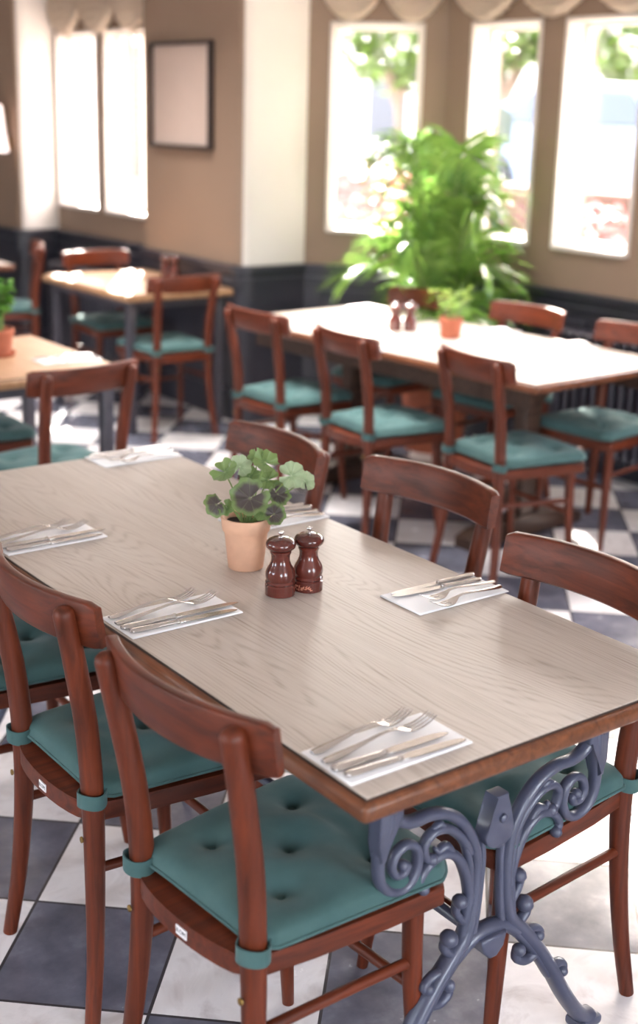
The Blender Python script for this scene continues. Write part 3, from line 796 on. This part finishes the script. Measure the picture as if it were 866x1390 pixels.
for (px, py, R, dd, nl, nd, nz, mat) in [
    (339, 668, .041, -.035, .05, -.80, .60, 'ger_dark'),
    (303, 639, .029, -.005, -.35, -.55, .75, 'ger_green'),
    (323, 634, .024, .012, .25, -.75, .55, 'ger_pale'),
    (292, 682, .026, -.015, -.40, -.80, -.10, 'ger_dark'),
    (307, 685, .018, -.02, -.3, -.8, .5, 'ger_green'),
    (372, 690, .024, -.030, .25, -.85, .45, 'ger_dark'),
    (358, 628, .027, .015, .2, -.65, .75, 'ger_green'),
    (345, 622, .018, .03, -.4, -.7, .6, 'ger_green'),
    (394, 645, .029, .015, .15, -.85, .50, 'ger_pale'),
    (413, 655, .022, .03, .6, -.65, .45, 'ger_pale'),
    (356, 689, .022, -.02, .0, -.75, .6, 'ger_green'),
    (376, 672, .026, .02, .45, -.7, .5, 'ger_dark'),
    (336, 648, .022, .02, .0, -.6, .8, 'ger_green'),
    (362, 655, .024, .035, .1, -.8, .6, 'ger_green')]:
    spec.append(((px-333)*PX, (773-py)*PX/.955-.004, dd, R, nl, nd, nz, mat))
geranium(pot, .112, spec)

# ------------------------------------------------------------------ window table (right, further back)
R_C, R_ROT = (2.735, 2.905), math.radians(3.5)
def at(cxy, rot, u, v): return (cxy[0]+math.cos(rot)*u-math.sin(rot)*v, cxy[1]+math.sin(rot)*u+math.cos(rot)*v)
RW, RL = .88, 1.87
wt = thing('restaurant_table', 'pale-topped long table on dark trestle feet in front of the bay windows', 'table', (*at(R_C, R_ROT, -RW/2, -RL/2), 0), R_ROT)
make_top(wt, RW, RL, panel='limed2', th=.036)
for v in (.40, RL-.40):
    m = MB(); m.box(RW/2-.045, v-.035, .075, RW/2+.045, v+.035, .640, .006)
    col = m.build('column', M['table_dark'], wt)
    m = MB(); m.prism([(x, z) for x, z in [(RW/2-.35, 0), (RW/2+.35, 0), (RW/2+.35, .045), (RW/2+.28, .065), (RW/2+.07, .090), (RW/2-.07, .090), (RW/2-.28, .065), (RW/2-.35, .045)]], -.045, .045, .006)
    for q in m.bm.verts: q.co = Vector((q.co.x, v-q.co.z, q.co.y))
    m.build('foot', M['table_dark'], wt)
    m = MB(); out = [(RW/2-.33, .708), (RW/2+.33, .708), (RW/2+.33, .680), (RW/2+.24, .660), (RW/2+.20, .625), (RW/2+.10, .610), (RW/2+.06, .560), (RW/2-.06, .560), (RW/2-.10, .610), (RW/2-.20, .625), (RW/2-.24, .660), (RW/2-.33, .680)]
    m.prism(out, -.03, .03, .004)
    for q in m.bm.verts: q.co = Vector((q.co.x, v-q.co.z, q.co.y))
    m.build('bracket', M['table_dark'], wt)
m = MB(); m.box(RW/2-.03, .43, .10, RW/2+.03, RL-.43, .17, .006); m.build('stretcher_bar', M['table_dark'], wt)
m = MB(); m.box(.09, .10, .628, .115, RL-.10, .7075); m.box(RW-.115, .10, .628, RW-.09, RL-.10, .7075); m.build('apron', M['table_dark'], wt)

chair(2.280, 3.330, 3, 'red-brown chair with teal cushion, near side of the window table by the dark panelling', CH_WIN)
chair(2.285, 2.690, -4, 'red-brown chair with shaded teal cushion, middle of the window table\'s near side', CH_WIN)
chair(2.405, 2.075, -6, 'red-brown chair backing onto the bright aisle, at the window table\'s near corner', CH_WIN)
chair(2.930, 3.480, 184, 'red-brown chair right in front of the palm, its rail behind the window table\'s mills', CH_WIN)
chair(3.020, 2.850, 184, 'red-brown chair facing us past the small herb pot, far side of the window table', CH_WIN)
chair(3.020, 2.215, 183, 'red-brown chair with broad pale teal seat in front of the black radiator', CH_WIN)
for (u, v, d, wh) in [(-.44, -.70, 0, 'at the window table\'s near corner'), (-.44, -.12, 0, 'halfway along the window table\'s near side'), (-.44, .55, 0, 'at the window table\'s end nearest the alcove'),
                      (.43, .02, 180, 'beside the herb pot on the window table'), (.43, -.42, 180, 'on the window table before the radiator chair')]:
    x, y = at(R_C, R_ROT, u, v); setting(x, y, d+3.5, wh, near_items)
wm = dup(mill0, (*at(R_C, R_ROT, -.035, .235), .7503), 1.0, 'small dark mill on the window table, the one further from the herb pot', MG)
wm2 = dup(mill0, (*at(R_C, R_ROT, .020, .195), .7503), 2.0, 'small dark mill on the window table, the one next to the herb pot', MG)

def herb(name, label, loc, h=.10, r=.055, rb=.040, n=44, spread=.12, up=.16, mat='herb', seed=3, saucer=False, leaf=.030):
    root = thing(name, label, 'potted plant', loc); make_pot(root, h, r, rb, 'terra2', saucer)
    rg = random.Random(seed)
    m = MB(); st = MB()
    tips = []
    for k in range(12):
        a = rg.uniform(0, 2*PI); q = rg.uniform(.2, 1)
        tip = Vector((spread*q*math.cos(a), spread*q*math.sin(a), h+up*rg.uniform(.45, 1)*(1.1-.35*q)))
        b = Vector((.02*math.cos(a), .02*math.sin(a), h-.012)); P = spline([b, b*.5+tip*.5+Vector((0, 0, .02)), tip], 4)
        st.tube(P, interp([.0024, .002, .0012], 4), 6); tips.append(P)
    for k in range(n):
        P = tips[k % 12]; p = P[rg.randint(3, len(P)-1)]; a = rg.uniform(0, 2*PI); e = rg.uniform(-.2, .7)
        d = Vector((math.cos(a)*math.cos(e), math.sin(a)*math.cos(e), math.sin(e))); L = leaf*rg.uniform(.7, 1.25)
        s = d.cross(Vector((0, 0, 1))).normalized(); up_ = s.cross(d)
        def f(u, v): 
            w = L*.42*math.sin(PI*min(1, u*.96+.02))**.8
            return p+d*L*u+s*w*(2*v-1)+up_*(.25*L*abs(2*v-1)*math.sin(PI*u)-.25*L*u*u)
        m.grid(f, 6, 4)
    st.build('stems', M['stalk'], root); m.build('foliage', M[mat], root, angle=180, recalc=False)
    return root
herb('potted_herb', 'yellow-green herb in a small terracotta pot on the window table', (*at(R_C, R_ROT, .045, -.03), .7503), h=.088, r=.053, rb=.042, seed=5)

# ------------------------------------------------------------------ alcove table (back left) and its chairs
at_x0, at_x1, at_y0, at_y1 = 2.165, 2.825, 4.655, 5.655
av = thing('restaurant_table', 'small wooden table with dark square metal legs by the panelled wall under the picture', 'table', (at_x0, at_y0, 0))
aw, al = at_x1-at_x0, at_y1-at_y0
make_top(av, aw, al, edge='pale_edge', panel='pale_wood', th=.038)
for x in (.06, aw-.06):
    for y in (.07, al-.07):
        m = MB(); m.box(x-.022, y-.022, .012, x+.022, y+.022, .7075, .003); lg = m.build('leg', M['black_metal'], av)
        m = MB(); m.box(x-.024, y-.024, 0, x+.024, y+.024, .013, .003); m.build('leg_foot', M['black_metal'], lg)
m = MB(); m.box(.045, .092, .668, .065, al-.092, .7075); m.box(aw-.065, .092, .668, aw-.045, al-.092, .7075); m.box(.082, .055, .668, aw-.082, .075, .7075); m.box(.082, al-.075, .668, aw-.082, al-.055, .7075); m.build('apron', M['black_metal'], av)
chair(2.415, 4.700, 88, 'red-brown chair with its back to us at the alcove table, teal cushion', CH_ALC)
chair(2.545, 5.500, 270, 'red-brown chair facing us across the alcove table, its cushion lit white by the sun', CH_ALC)
setting(at_x1-.01, 4.98, 180, 'on the alcove table by the panelled pier', near_items)
dup(mill0, (2.745, 5.245, .7503), .3, 'dark mill on the alcove table beneath the picture, the one closer to the window', MG)
dup(mill0, (2.760, 5.175, .7503), .9, 'dark mill on the alcove table beneath the picture, the one closer to the pier\'s corner', MG)

# ------------------------------------------------------------------ left table, cut by the frame
lt = thing('restaurant_table', 'pale wooden table carrying the saucered pot, cut by the photo\'s left edge', 'table', (.49, 2.945, 0))
make_top(lt, .75, .83, edge='pale_edge', panel='pale_wood', th=.036)
for x in (.06, .69):
    for y in (.07, .76):
        m = MB(); m.box(x-.022, y-.022, .012, x+.022, y+.022, .7095, .003); lg = m.build('leg', M['black_metal'], lt)
        m = MB(); m.box(x-.024, y-.024, 0, x+.024, y+.024, .013, .003); m.build('leg_foot', M['black_metal'], lg)
m = MB(); m.box(.045, .092, .670, .065, .738, .7095); m.box(.685, .092, .670, .705, .738, .7095); m.box(.082, .055, .670, .668, .075, .7095); m.box(.082, .755, .670, .668, .775, .7095); m.build('apron', M['black_metal'], lt)
chair(.835, 2.765, 97, 'red-brown chair backing onto the front table\'s far end, teal seat tucked under the pale table')
chair(.800, 3.400, 0, 'red-brown chair whose teal seat shows beneath the pale table at the photo\'s left edge')
setting(1.232, 3.255, 180, 'on the pale left table behind the chair back', near_items)
herb('potted_herb', 'bushy green herb in a saucered terracotta pot on the pale left table', (.925, 3.395, .7503), h=.105, r=.064, rb=.048, n=110, spread=.135, up=.20, mat='herb2', seed=9, saucer=True, leaf=.042)

# ------------------------------------------------------------------ far table at the left edge
ft = thing('restaurant_table', 'sunlit white-topped table at the photo\'s left edge below the lamp', 'table', (1.43, 6.15, 0))
make_top(ft, .80, .80, panel='limed2', th=.034)
m = MB(); m.lathe([(0, .25), (.012, .25), (.03, .20), (.05, .05), (.10, .035), (.60, .030), (.68, .045), (.70, .10), (.709, .10)], (.4, .4, 0), 28); m.build('pedestal', M['black_metal'], ft)
chair(2.205, 6.33, 158, 'red-brown chair seen side-on beside the white-topped table under the lamp')

# inventory stickers at the back of two chairs
for c_ in fc[:2]:
    seat = [k for k in c_.children if k.name.startswith('seat')][0]
    y = -.012; x = -.180-.0505
    m = MB(); m.box(x-.0012, y-.014, .425, x+.0006, y+.014, .441); st = m.build('sticker', M['sticker'], seat)
    if c_ is fc[0]:
        cu = bpy.data.curves.new('lettering', 'FONT'); cu.body = 'B.OM'; cu.size = .0105; cu.align_x = 'CENTER'; cu.align_y = 'CENTER'; cu.extrude = .0001
        fo = bpy.data.objects.new('lettering', cu); C.objects.link(fo); bpy.context.view_layer.update()
        me = bpy.data.meshes.new_from_object(fo); bpy.data.objects.remove(fo); me.materials.clear(); me.materials.append(M['ink'])
    fo = bpy.data.objects.new('lettering', me); C.objects.link(fo); fo.parent = st; fo.location = (x-.0015, y, .433); fo.rotation_euler = (PI/2, 0, -PI/2)

# ------------------------------------------------------------------ radiators
def radiator(label, x, y0, y1, z0=.13, z1=.70):
    root = thing('column_radiator', label, 'radiator', (x, y0, 0)); L = y1-y0
    n = int(L/.055)
    for k in range(n):
        y = (k+.5)*L/n; m = MB()
        for dx in (-.045, .045): m.tube([(dx, y, z0+.02), (dx, y, z1-.02)], .016, 10)
        for z in (z0+.02, z1-.02): m.tube(spline([(-.052, y, z), (0, y, z+(.012 if z > .4 else -.012)), (.052, y, z)], 4), .022, 10, round_end=3)
        m.build('radiator_column', M['radiator'], root, angle=60)
    for y in (.06, L-.06):
        m = MB(); m.box(-.05, y-.012, 0, -.02, y+.012, z0+.03, .004); m.box(.02, y-.012, 0, .05, y+.012, z0+.03, .004); m.box(-.05, y-.012, z0-.012, .05, y+.012, z0+.012, .004); m.build('foot', M['radiator'], root)
    m = MB(); m.tube([(0, -.03, z0+.02), (0, L+.03, z0+.02)], .012, 8); m.build('pipe', M['radiator'], root)
    m = MB(); m.tube([(0, -.03, z0+.03), (0, -.03, 0)], .009, 8); m.lathe([(0, .016), (.05, .018), (.06, .010)], (0, -.03, z0+.03), 12); m.build('valve', M['radiator'], root)
    return root
radiator('long black column radiator under the bay windows beyond the window table', 3.685, 1.35, 3.10)
radiator('black column radiator behind the alcove table under the leaded-light windows', 2.865, 5.86, 6.95, z1=.66)

# ------------------------------------------------------------------ picture, wall lamp, swag blinds
pic = thing('picture_frame', 'dark-framed blank cream picture hanging on the brown pier', 'picture', (2.8785, 5.275, 1.752))
hw, hh, b = .325, .288, .020
m = MB()
for (y0, z0, y1, z1) in ((-hw, -hh, -hw+b, hh), (hw-b, -hh, hw, hh), (-hw+b, -hh, hw-b, -hh+b), (-hw+b, hh-b, hw-b, hh)): m.box(-.035, y0, z0, 0, y1, z1, .003)
m.build('frame', M['frame_dark'], pic)
m = MB(); m.box(-.014, -hw+b-.002, -hh+b-.002, -.004, hw-b+.002, hh-b+.002); m.build('print', M['print'], pic)

lamp = thing('wall_lamp', 'wall lamp with pale tapered shade on the dark wall at the photo\'s left edge', 'lamp', (2.6985, 7.26, 1.42))
m = MB(); m.lathe([(0, .055), (.012, .055), (.018, .045), (.022, .015)], (0, 0, 0), 24, axis=(-1, 0, 0)); m.build('backplate', M['brass'], lamp)
m = MB(); m.tube(spline([(-.02, 0, 0), (-.09, 0, -.03), (-.15, 0, -.01), (-.16, 0, .05)], 5), .007, 10); m.lathe([(0, .014), (.05, .014)], (-.16, 0, .05), 14); m.build('arm', M['brass'], lamp)
m = MB(); sh = [(-.07, .150), (.235, .115)]
m.lathe([(-.07, .150), (.235, .115), (.235, .113), (-.07, .148), (-.07, .150)], (-.16, 0, .02), 36, caps=False); m.build('lamp_shade', M['shade'], lamp, angle=50)

def swag(label, w, u0, u1, off, ztop, lobes, drop, seed):
    """softly gathered blind: lobes that sag between cords; built along wall w"""
    root = thing('swag_blind', label, 'blind', w.mat() @ Vector((u0, -off, 0)))
    base = w.mat() @ Vector((u0, -off, 0)); L = (u1-u0); rg = random.Random(seed)
    m = MB(); NU, NV = lobes*22, 22
    def f(a, b):
        u = a*L; k = a*lobes; fr = k-math.floor(k) if a < 1 else 1.0
        sag = math.sin(PI*fr)**.75 if 0 < fr < 1 else 0
        zb = 2.285-drop*sag
        z = ztop+(zb-ztop)*b
        belly = .015+.075*b**1.5*(.35+.65*sag)
        pleat = .012*b*math.sin(2*PI*(5*b*(.4+sag)+.3*k))+.010*math.cos(2*PI*k)*b
        roll = .05*max(0, (b-.86)/.14)**2
        p = w.mat() @ Vector((u0+u, -off-belly-pleat+roll*1.3, z+roll*.25))
        return p-base
    m.grid(f, NU, NV); bmesh.ops.solidify(m.bm, geom=list(m.bm.faces), thickness=.003)
    m.build('fabric', M['blind'], root, angle=180)
    m = MB(); m.box(0, -off-.02, ztop-.005, L, -off+.01, ztop+.03, .003, mat=Matrix.Translation(-base) @ w.mat() @ Matrix.Translation((u0, 0, 0))); m.build('headrail', M['win'], root)
    return root
swag('cream swagged blind over the single bay window beside the pier', wb, .03, .69, .02, 2.50, 2, .150, 1)
swag('cream swagged blind over the pair of windows above the radiator', wr, 3.6+2.67, 3.6+4.06, .02, 2.50, 3, .150, 2)
swag('sunlit cream swagged blind over the alcove windows', ww, .03, 1.36, .02, 2.50, 3, .19, 3)

# ------------------------------------------------------------------ palm in the bay
palm = thing('potted_palm', 'large feathery green palm in a pot standing in the window bay', 'potted plant', (3.43, 3.66, 0))
make_pot(palm, .34, .19, .14, 'terra2', True, .18)
rg = random.Random(21)
for k in range(27):
    a = k*2.399+rg.uniform(-.3, .3); lean = rg.uniform(.12, 1.0)
    if k < 9: lean *= .28
    L = rg.uniform(.70, 1.02)*(1.12 if lean < .4 else .92); H = L
    b = Vector((.05*math.cos(a), .05*math.sin(a), .30))
    out = Vector((math.cos(a), math.sin(a), 0))
    # keep clear of the walls: shorten outward reach on the window sides
    reach = L*(.18+.55*lean)
    far = max(0, out.x)*.9+max(0, out.y*.6+out.x*.3)
    reach *= 1-.55*min(1, far)
    tipz = .30+H*(1.10-.80*lean*lean)
    P = spline([b, b+out*reach*.22+Vector((0, 0, (tipz-.3)*.52+.10)), b+out*reach*.62+Vector((0, 0, (tipz-.3)*.92+.08)), b+out*reach+Vector((0, 0, tipz-.3))], 9)
    m = MB(); m.tube(P, [.007*(1-.8*i/(len(P)-1)) for i in range(len(P))], 6); fr = m.build('frond', M['stalk'], palm)
    m = MB(); n = 26
    for q in range(n):
        f = .30+.70*q/(n-1); i = min(int(f*(len(P)-1)), len(P)-2); ff = f*(len(P)-1)-i; p = P[i].lerp(P[i+1], ff); d = (P[i+1]-P[i]).normalized()
        side = d.cross(Vector((0, 0, 1)));  side = side.normalized() if side.length > .05 else Vector((-out.y, out.x, 0)); up = side.cross(d)
        ll = (.30*math.sin(PI*(.18+.74*(f-.3)/.7))+.04)*rg.uniform(.85, 1.1)
        for s in (-1, 1):
            dr = (d*rg.uniform(.75, 1.1)+side*s*.85+up*rg.uniform(.1, .35)).normalized(); wv = dr.cross(up).normalized(); w0 = .0095
            c0 = p; V = []
            for z in range(6):
                t = z/5; c = c0+dr*ll*t+Vector((0, 0, -.42*ll*t*t)); w = w0*(math.sin(PI*(.12+.86*t))**.8)
                V.append((m.bm.verts.new(c-wv*w+up*w*.35), m.bm.verts.new(c), m.bm.verts.new(c+wv*w+up*w*.35)))
            for v0, v1 in zip(V, V[1:]):
                m.bm.faces.new((v0[0], v0[1], v1[1], v1[0])); m.bm.faces.new((v0[1], v0[2], v1[2], v1[1]))
    for v in m.bm.verts:       # leaflets stop at the window wall
        x = v.co.x+3.43; y = v.co.y+3.66
        if x > 3.76: v.co.x = 3.76-3.43-.2*min(.1, x-3.76)
        if x+y > 7.86: dd = (x+y-7.86)/2; v.co.x -= dd; v.co.y -= dd
    m.build('leaflets', M['palm'], fr, angle=180, recalc=False)

# ------------------------------------------------------------------ street outside the windows
m = MB(); m.box(4.1, -30, -.25, 60, 60, -.05); structure(m.build('pavement', M['pavement']))
m = MB(); m.box(-60, -60, -.30, 60, 60, -.26); structure(m.build('ground', M['pavement']))
def tree(label, x, y, h, r, n, seed, mat='tree', trunk=True, name='street_tree', zc=None, ls=.20):
    root = thing(name, label, 'tree' if trunk else 'bush', (x, y, -.05)); rg = random.Random(seed)
    if trunk:
        m = MB(); m.tube(spline([(0, 0, 0), (.05, .03, h*.3), (0, .08, h*.62)], 5), interp([.09, .07, .05], 5), 10)
        for k in range(6):
            a = k*1.1; m.tube(spline([(0, .05, h*.45), (r*.35*math.cos(a), r*.35*math.sin(a), h*.62), (r*.7*math.cos(a), r*.7*math.sin(a), h*.75)], 4), interp([.06, .04, .02], 4), 6)
        m.build('trunk', M['bark'], root)
    cz = zc if zc is not None else h*.72
    if not trunk:
        m = MB()
        for k in range(9):
            a = k*.7; m.tube(spline([(.05*math.cos(a), .05*math.sin(a), 0), (r*.3*math.cos(a), r*.3*math.sin(a), cz*.6), (r*.6*math.cos(a), r*.6*math.sin(a), cz)], 4), interp([.012, .009, .005], 4), 6)
        m.build('stems', M['stalk'], root)
    m = MB()
    for k in range(n):
        v = Vector((rg.gauss(0, 1), rg.gauss(0, 1), rg.gauss(0, 1))).normalized()*r*rg.uniform(.45, 1)**.6
        c = Vector((v.x, v.y, cz+v.z*.8)); a = rg.uniform(0, 6.3); e = rg.uniform(-.6, .9)
        d = Vector((math.cos(a)*math.cos(e), math.sin(a)*math.cos(e), math.sin(e))); s = d.cross(Vector((.1, .2, 1))).normalized()*ls*.5; d = d*ls
        q = [m.bm.verts.new(t) for t in (c, c+d*.5+s, c+d, c+d*.5-s)]; m.bm.faces.new(q)
    m.build('foliage', M[mat], root, angle=180, recalc=False); return root
tree('green street tree seen through the window at the photo\'s right edge', 14.5, 12.0, 4.4, 1.3, 1500, 1, zc=3.1)
tree('green street tree seen at the top of the bay\'s middle window', 14.6, 14.6, 4.2, .8, 900, 2, zc=3.05)
tree('light green tree at the top corner of the window by the pier', 12.0, 14.2, 4.2, 1.0, 1100, 3, zc=2.85)
tree('small green bush under the middle bay window outside', 5.6, 5.42, 1.0, .24, 260, 5, 'tree', False, 'garden_bush', .75, .10)
tree('pink flowering bush outside the window beside the pier', 6.0, 7.55, 1.2, .55, 420, 4, 'flower', False, 'flower_bush', .95, .10)
tree('pink flowering plants outside the window at the right', 5.6, 4.62, 1.1, .36, 300, 6, 'flower', False, 'flower_bush', .93, .09)
m = MB(); m.box(9.4, -30, -.04, 19.5, 60, .62); structure(m.build('street', M['pavement']))
gw = MB(); gw.box(8.2, -6, -.05, 8.45, 12.0, .98, .01); gw.box(8.16, -6, .98, 8.49, 12.0, 1.06, .015); tag(gw.build('brick_wall', M['brick']), 'low red brick garden wall outside the bay windows', 'wall')
house = thing('terraced_house', 'pale street building across the road, washed out by daylight', 'building', (22, 14, -.05))
m = MB(); m.box(-1.5, -24, 0, 3, 22, 4.0); m.build('facade', M['wall_back'], house)
for k in range(7):
    m = MB(); y = -20+k*6; m.box(-1.56, y, 1.2, -1.5, y+1.4, 3.0); m.box(-1.6, y-.1, 1.1, -1.5, y+1.5, 1.2); m.build('window', M['car_glass'], house)
m = MB(); m.prism([(-2.0, 4.0), (3.5, 4.0), (.8, 5.4)], -24, 22); 
for v in m.bm.verts: v.co = Vector((v.co.x, v.co.z, v.co.y))
m.build('roof', M['brick'], house)
for lx, ly, lb in ((9.6, 19.45, 'tall red brick gatepost outside the alcove\'s window further from the picture'), (9.4, 17.5, 'tall red brick gatepost outside the alcove window next to the picture')):
    gp = thing('brick_gatepost', lb, 'gatepost', (lx, ly, .62), math.radians(25))
    m = MB(); m.box(-.17, -.17, 0, .17, .17, 2.0, .008); m.build('shaft', M['brick'], gp)
    m = MB(); m.box(-.21, -.21, 2.0, .21, .21, 2.08, .012); m.lathe([(2.08, .10), (2.12, .06), (2.18, .13), (2.27, .15), (2.36, .11), (2.41, .02)], (0, 0, 0), 20); m.build('cap', M['pavement'], gp)
# parked car
car = thing('parked_car', 'pale blue-silver car parked in the street, seen through the window at the right', 'car', (11.0, 8.9, .62), math.radians(90))
def carbody():
    m = MB(); prof = [(-2.1, .35), (-2.15, .62), (-2.0, .86), (-1.15, .98), (-.55, 1.42), (.9, 1.46), (1.7, 1.05), (2.05, .95), (2.12, .55), (2.05, .32)]
    P = [(p.x, p.z) for p in spline([(x, 0, z) for x, z in prof], 3)]
    V = []
    for s, w in ((-1, 1.0), (-.8, 1.0), (.8, 1.0), (1, 1.0)):
        V.append([m.bm.verts.new((x*(1 if abs(s) < 1 else .985), s*.86*(1 if z < 1.0 else 1-.28*(z-1.0)/.46), z if abs(s) < 1 else z-.02)) for x, z in P])
    for a, b in zip(V, V[1:]):
        n = len(a)
        for k in range(n): m.bm.faces.new((a[k], a[(k+1) % n], b[(k+1) % n], b[k]))
    m.bm.faces.new(V[0][::-1]); m.bm.faces.new(V[-1])
    return m
carbody().build('body', M['car'], car, angle=35)
for s in (-1, 1):
    m = MB(); Y = .80
    m.prism([(-1.0, 1.03), (-.5, 1.36), (.10, 1.38), (.10, 1.03)], 0, .03); m.prism([(.16, 1.03), (.16, 1.38), (.85, 1.38), (1.35, 1.03)], 0, .03)
    for v in m.bm.verts: v.co = Vector((v.co.x, s*(.848-.24*(v.co.y-1.0)/.46+(.018 if v.co.z > .01 else -.02)), v.co.y))
    m.build('side_window', M['car_glass'], car)
    for x in (-1.35, 1.3):
        m = MB(); m.lathe([(-.10, .20), (-.10, .30), (-.08, .33), (.08, .33), (.10, .30), (.10, .20)], (x, s*.80, .33), 24, axis=(0, 1, 0)); wh = m.build('wheel', M['tyre'], car)
        m = MB(); m.lathe([(-.105, .02), (-.11, .12), (-.10, .20), (.10, .20), (.11, .12), (.105, .02)], (x, s*.80, .33), 20, axis=(0, 1, 0)); m.build('hubcap', M['chrome'], wh)
# green gabled box on a post
gb = thing('gabled_box', 'dark green gabled box on a post seen through the middle bay window', 'cabinet', (7.55, 7.50, -.05), math.radians(45))
m = MB(); m.prism([(-.11, 1.50), (.11, 1.50), (.11, 1.76), (0, 1.85), (-.11, 1.76)], -.09, .09, .006)
for v in m.bm.verts: v.co = Vector((v.co.z, v.co.x, v.co.y))
m.build('case', M['cabinet'], gb, angle=20)
m = MB(); m.tube([(0, 0, 0), (0, 0, 1.51)], .03, 12); m.build('post', M['cabinet'], gb)

# ------------------------------------------------------------------ light
W = bpy.data.worlds.new('sky'); sc.world = W; W.use_nodes = True
bg = W.node_tree.nodes['Background']
sky = W.node_tree.nodes.new('ShaderNodeTexSky'); sky.sky_type = 'NISHITA'; sky.sun_disc = False; sky.sun_elevation = math.radians(38); sky.sun_rotation = math.radians(50); sky.dust_density = 3; sky.air_density = 1
mixn = W.node_tree.nodes.new('ShaderNodeMix'); mixn.data_type = 'RGBA'; mixn.inputs[0].default_value = .75
W.node_tree.links.new(sky.outputs[0], mixn.inputs[6]); mixn.inputs[7].default_value = (1, 1, 1.0, 1)
W.node_tree.links.new(mixn.outputs[2], bg.inputs['Color']); bg.inputs['Strength'].default_value = 7
S = bpy.data.lights.new('sun', 'SUN'); S.energy = 70; S.angle = math.radians(1.2); S.color = (1, .94, .86)
so = bpy.data.objects.new('sun', S); C.objects.link(so)
so.rotation_euler = Vector((-.546, -.838, -.72)).to_track_quat('-Z', 'Y').to_euler(); so.location = (10, 10, 10)

def fill_light(w, o, energy, col=(.93, .96, 1)):  # added fill lamp set at an unseen window, on top of the sky light
    L = bpy.data.lights.new('window_fill', 'AREA'); L.shape = 'RECTANGLE'; L.size = o[1]-o[0]-.1; L.size_y = o[3]-o[2]-.1; L.energy = energy; L.color = col
    ob = bpy.data.objects.new('window_fill', L); C.objects.link(ob); ob.location = w.mat() @ Vector(((o[0]+o[1])/2, -.03, (o[2]+o[3])/2)); ob.rotation_euler = (-w.n).to_track_quat('-Z', 'Y').to_euler()
# added fill lights, out of view, to brighten the floor at the back
for lx, ly, pw in ((2.15, 2.9, 40), (1.75, 5.0, 30)):
    L = bpy.data.lights.new('ceiling_fill', 'AREA'); L.shape = 'RECTANGLE'; L.size = 1.2; L.size_y = .6; L.energy = pw; L.color = (1, .98, .97); L.spread = math.radians(100)
    ob = bpy.data.objects.new('ceiling_fill', L); C.objects.link(ob); ob.location = (lx, ly, WH-.03)
for o in wl.wins: fill_light(wl, o, 14)
for o in wn.wins: fill_light(wn, o, 34)

# ------------------------------------------------------------------ camera
cd = bpy.data.cameras.new('camera'); co = bpy.data.objects.new('camera', cd); C.objects.link(co); sc.camera = co
F_PX, TH, RO, YT = 1759.69, .274006, .0276266, .649728
fw = Vector((math.cos(TH)*math.sin(YT), math.cos(TH)*math.cos(YT), -math.sin(TH)))
rt = Vector((math.cos(YT), -math.sin(YT), 0)); up = rt.cross(fw)
r2 = rt*math.cos(RO)+up*math.sin(RO); u2 = -rt*math.sin(RO)+up*math.cos(RO)
co.matrix_world = Matrix(((r2.x, u2.x, -fw.x, -1.04662), (r2.y, u2.y, -fw.y, -1.24694), (r2.z, u2.z, -fw.z, 1.67), (0, 0, 0, 1)))
cd.sensor_fit = 'VERTICAL'; cd.sensor_height = 36; cd.lens = F_PX/1390*36; cd.shift_y = -45/1390
cd.clip_start = .05; cd.clip_end = 300
cd.dof.use_dof = True; cd.dof.focus_distance = 2.42; cd.dof.aperture_fstop = 2.2
sc.view_settings.view_transform = 'Standard'; sc.view_settings.look = 'None'; sc.view_settings.gamma = 1; sc.view_settings.use_curve_mapping = False
sc.view_settings.exposure = .44
sc.cycles.use_denoising = True
sc.cycles.max_bounces = 10; sc.cycles.diffuse_bounces = 6; sc.cycles.transparent_max_bounces = 12
sc.cycles.sample_clamp_indirect = 12
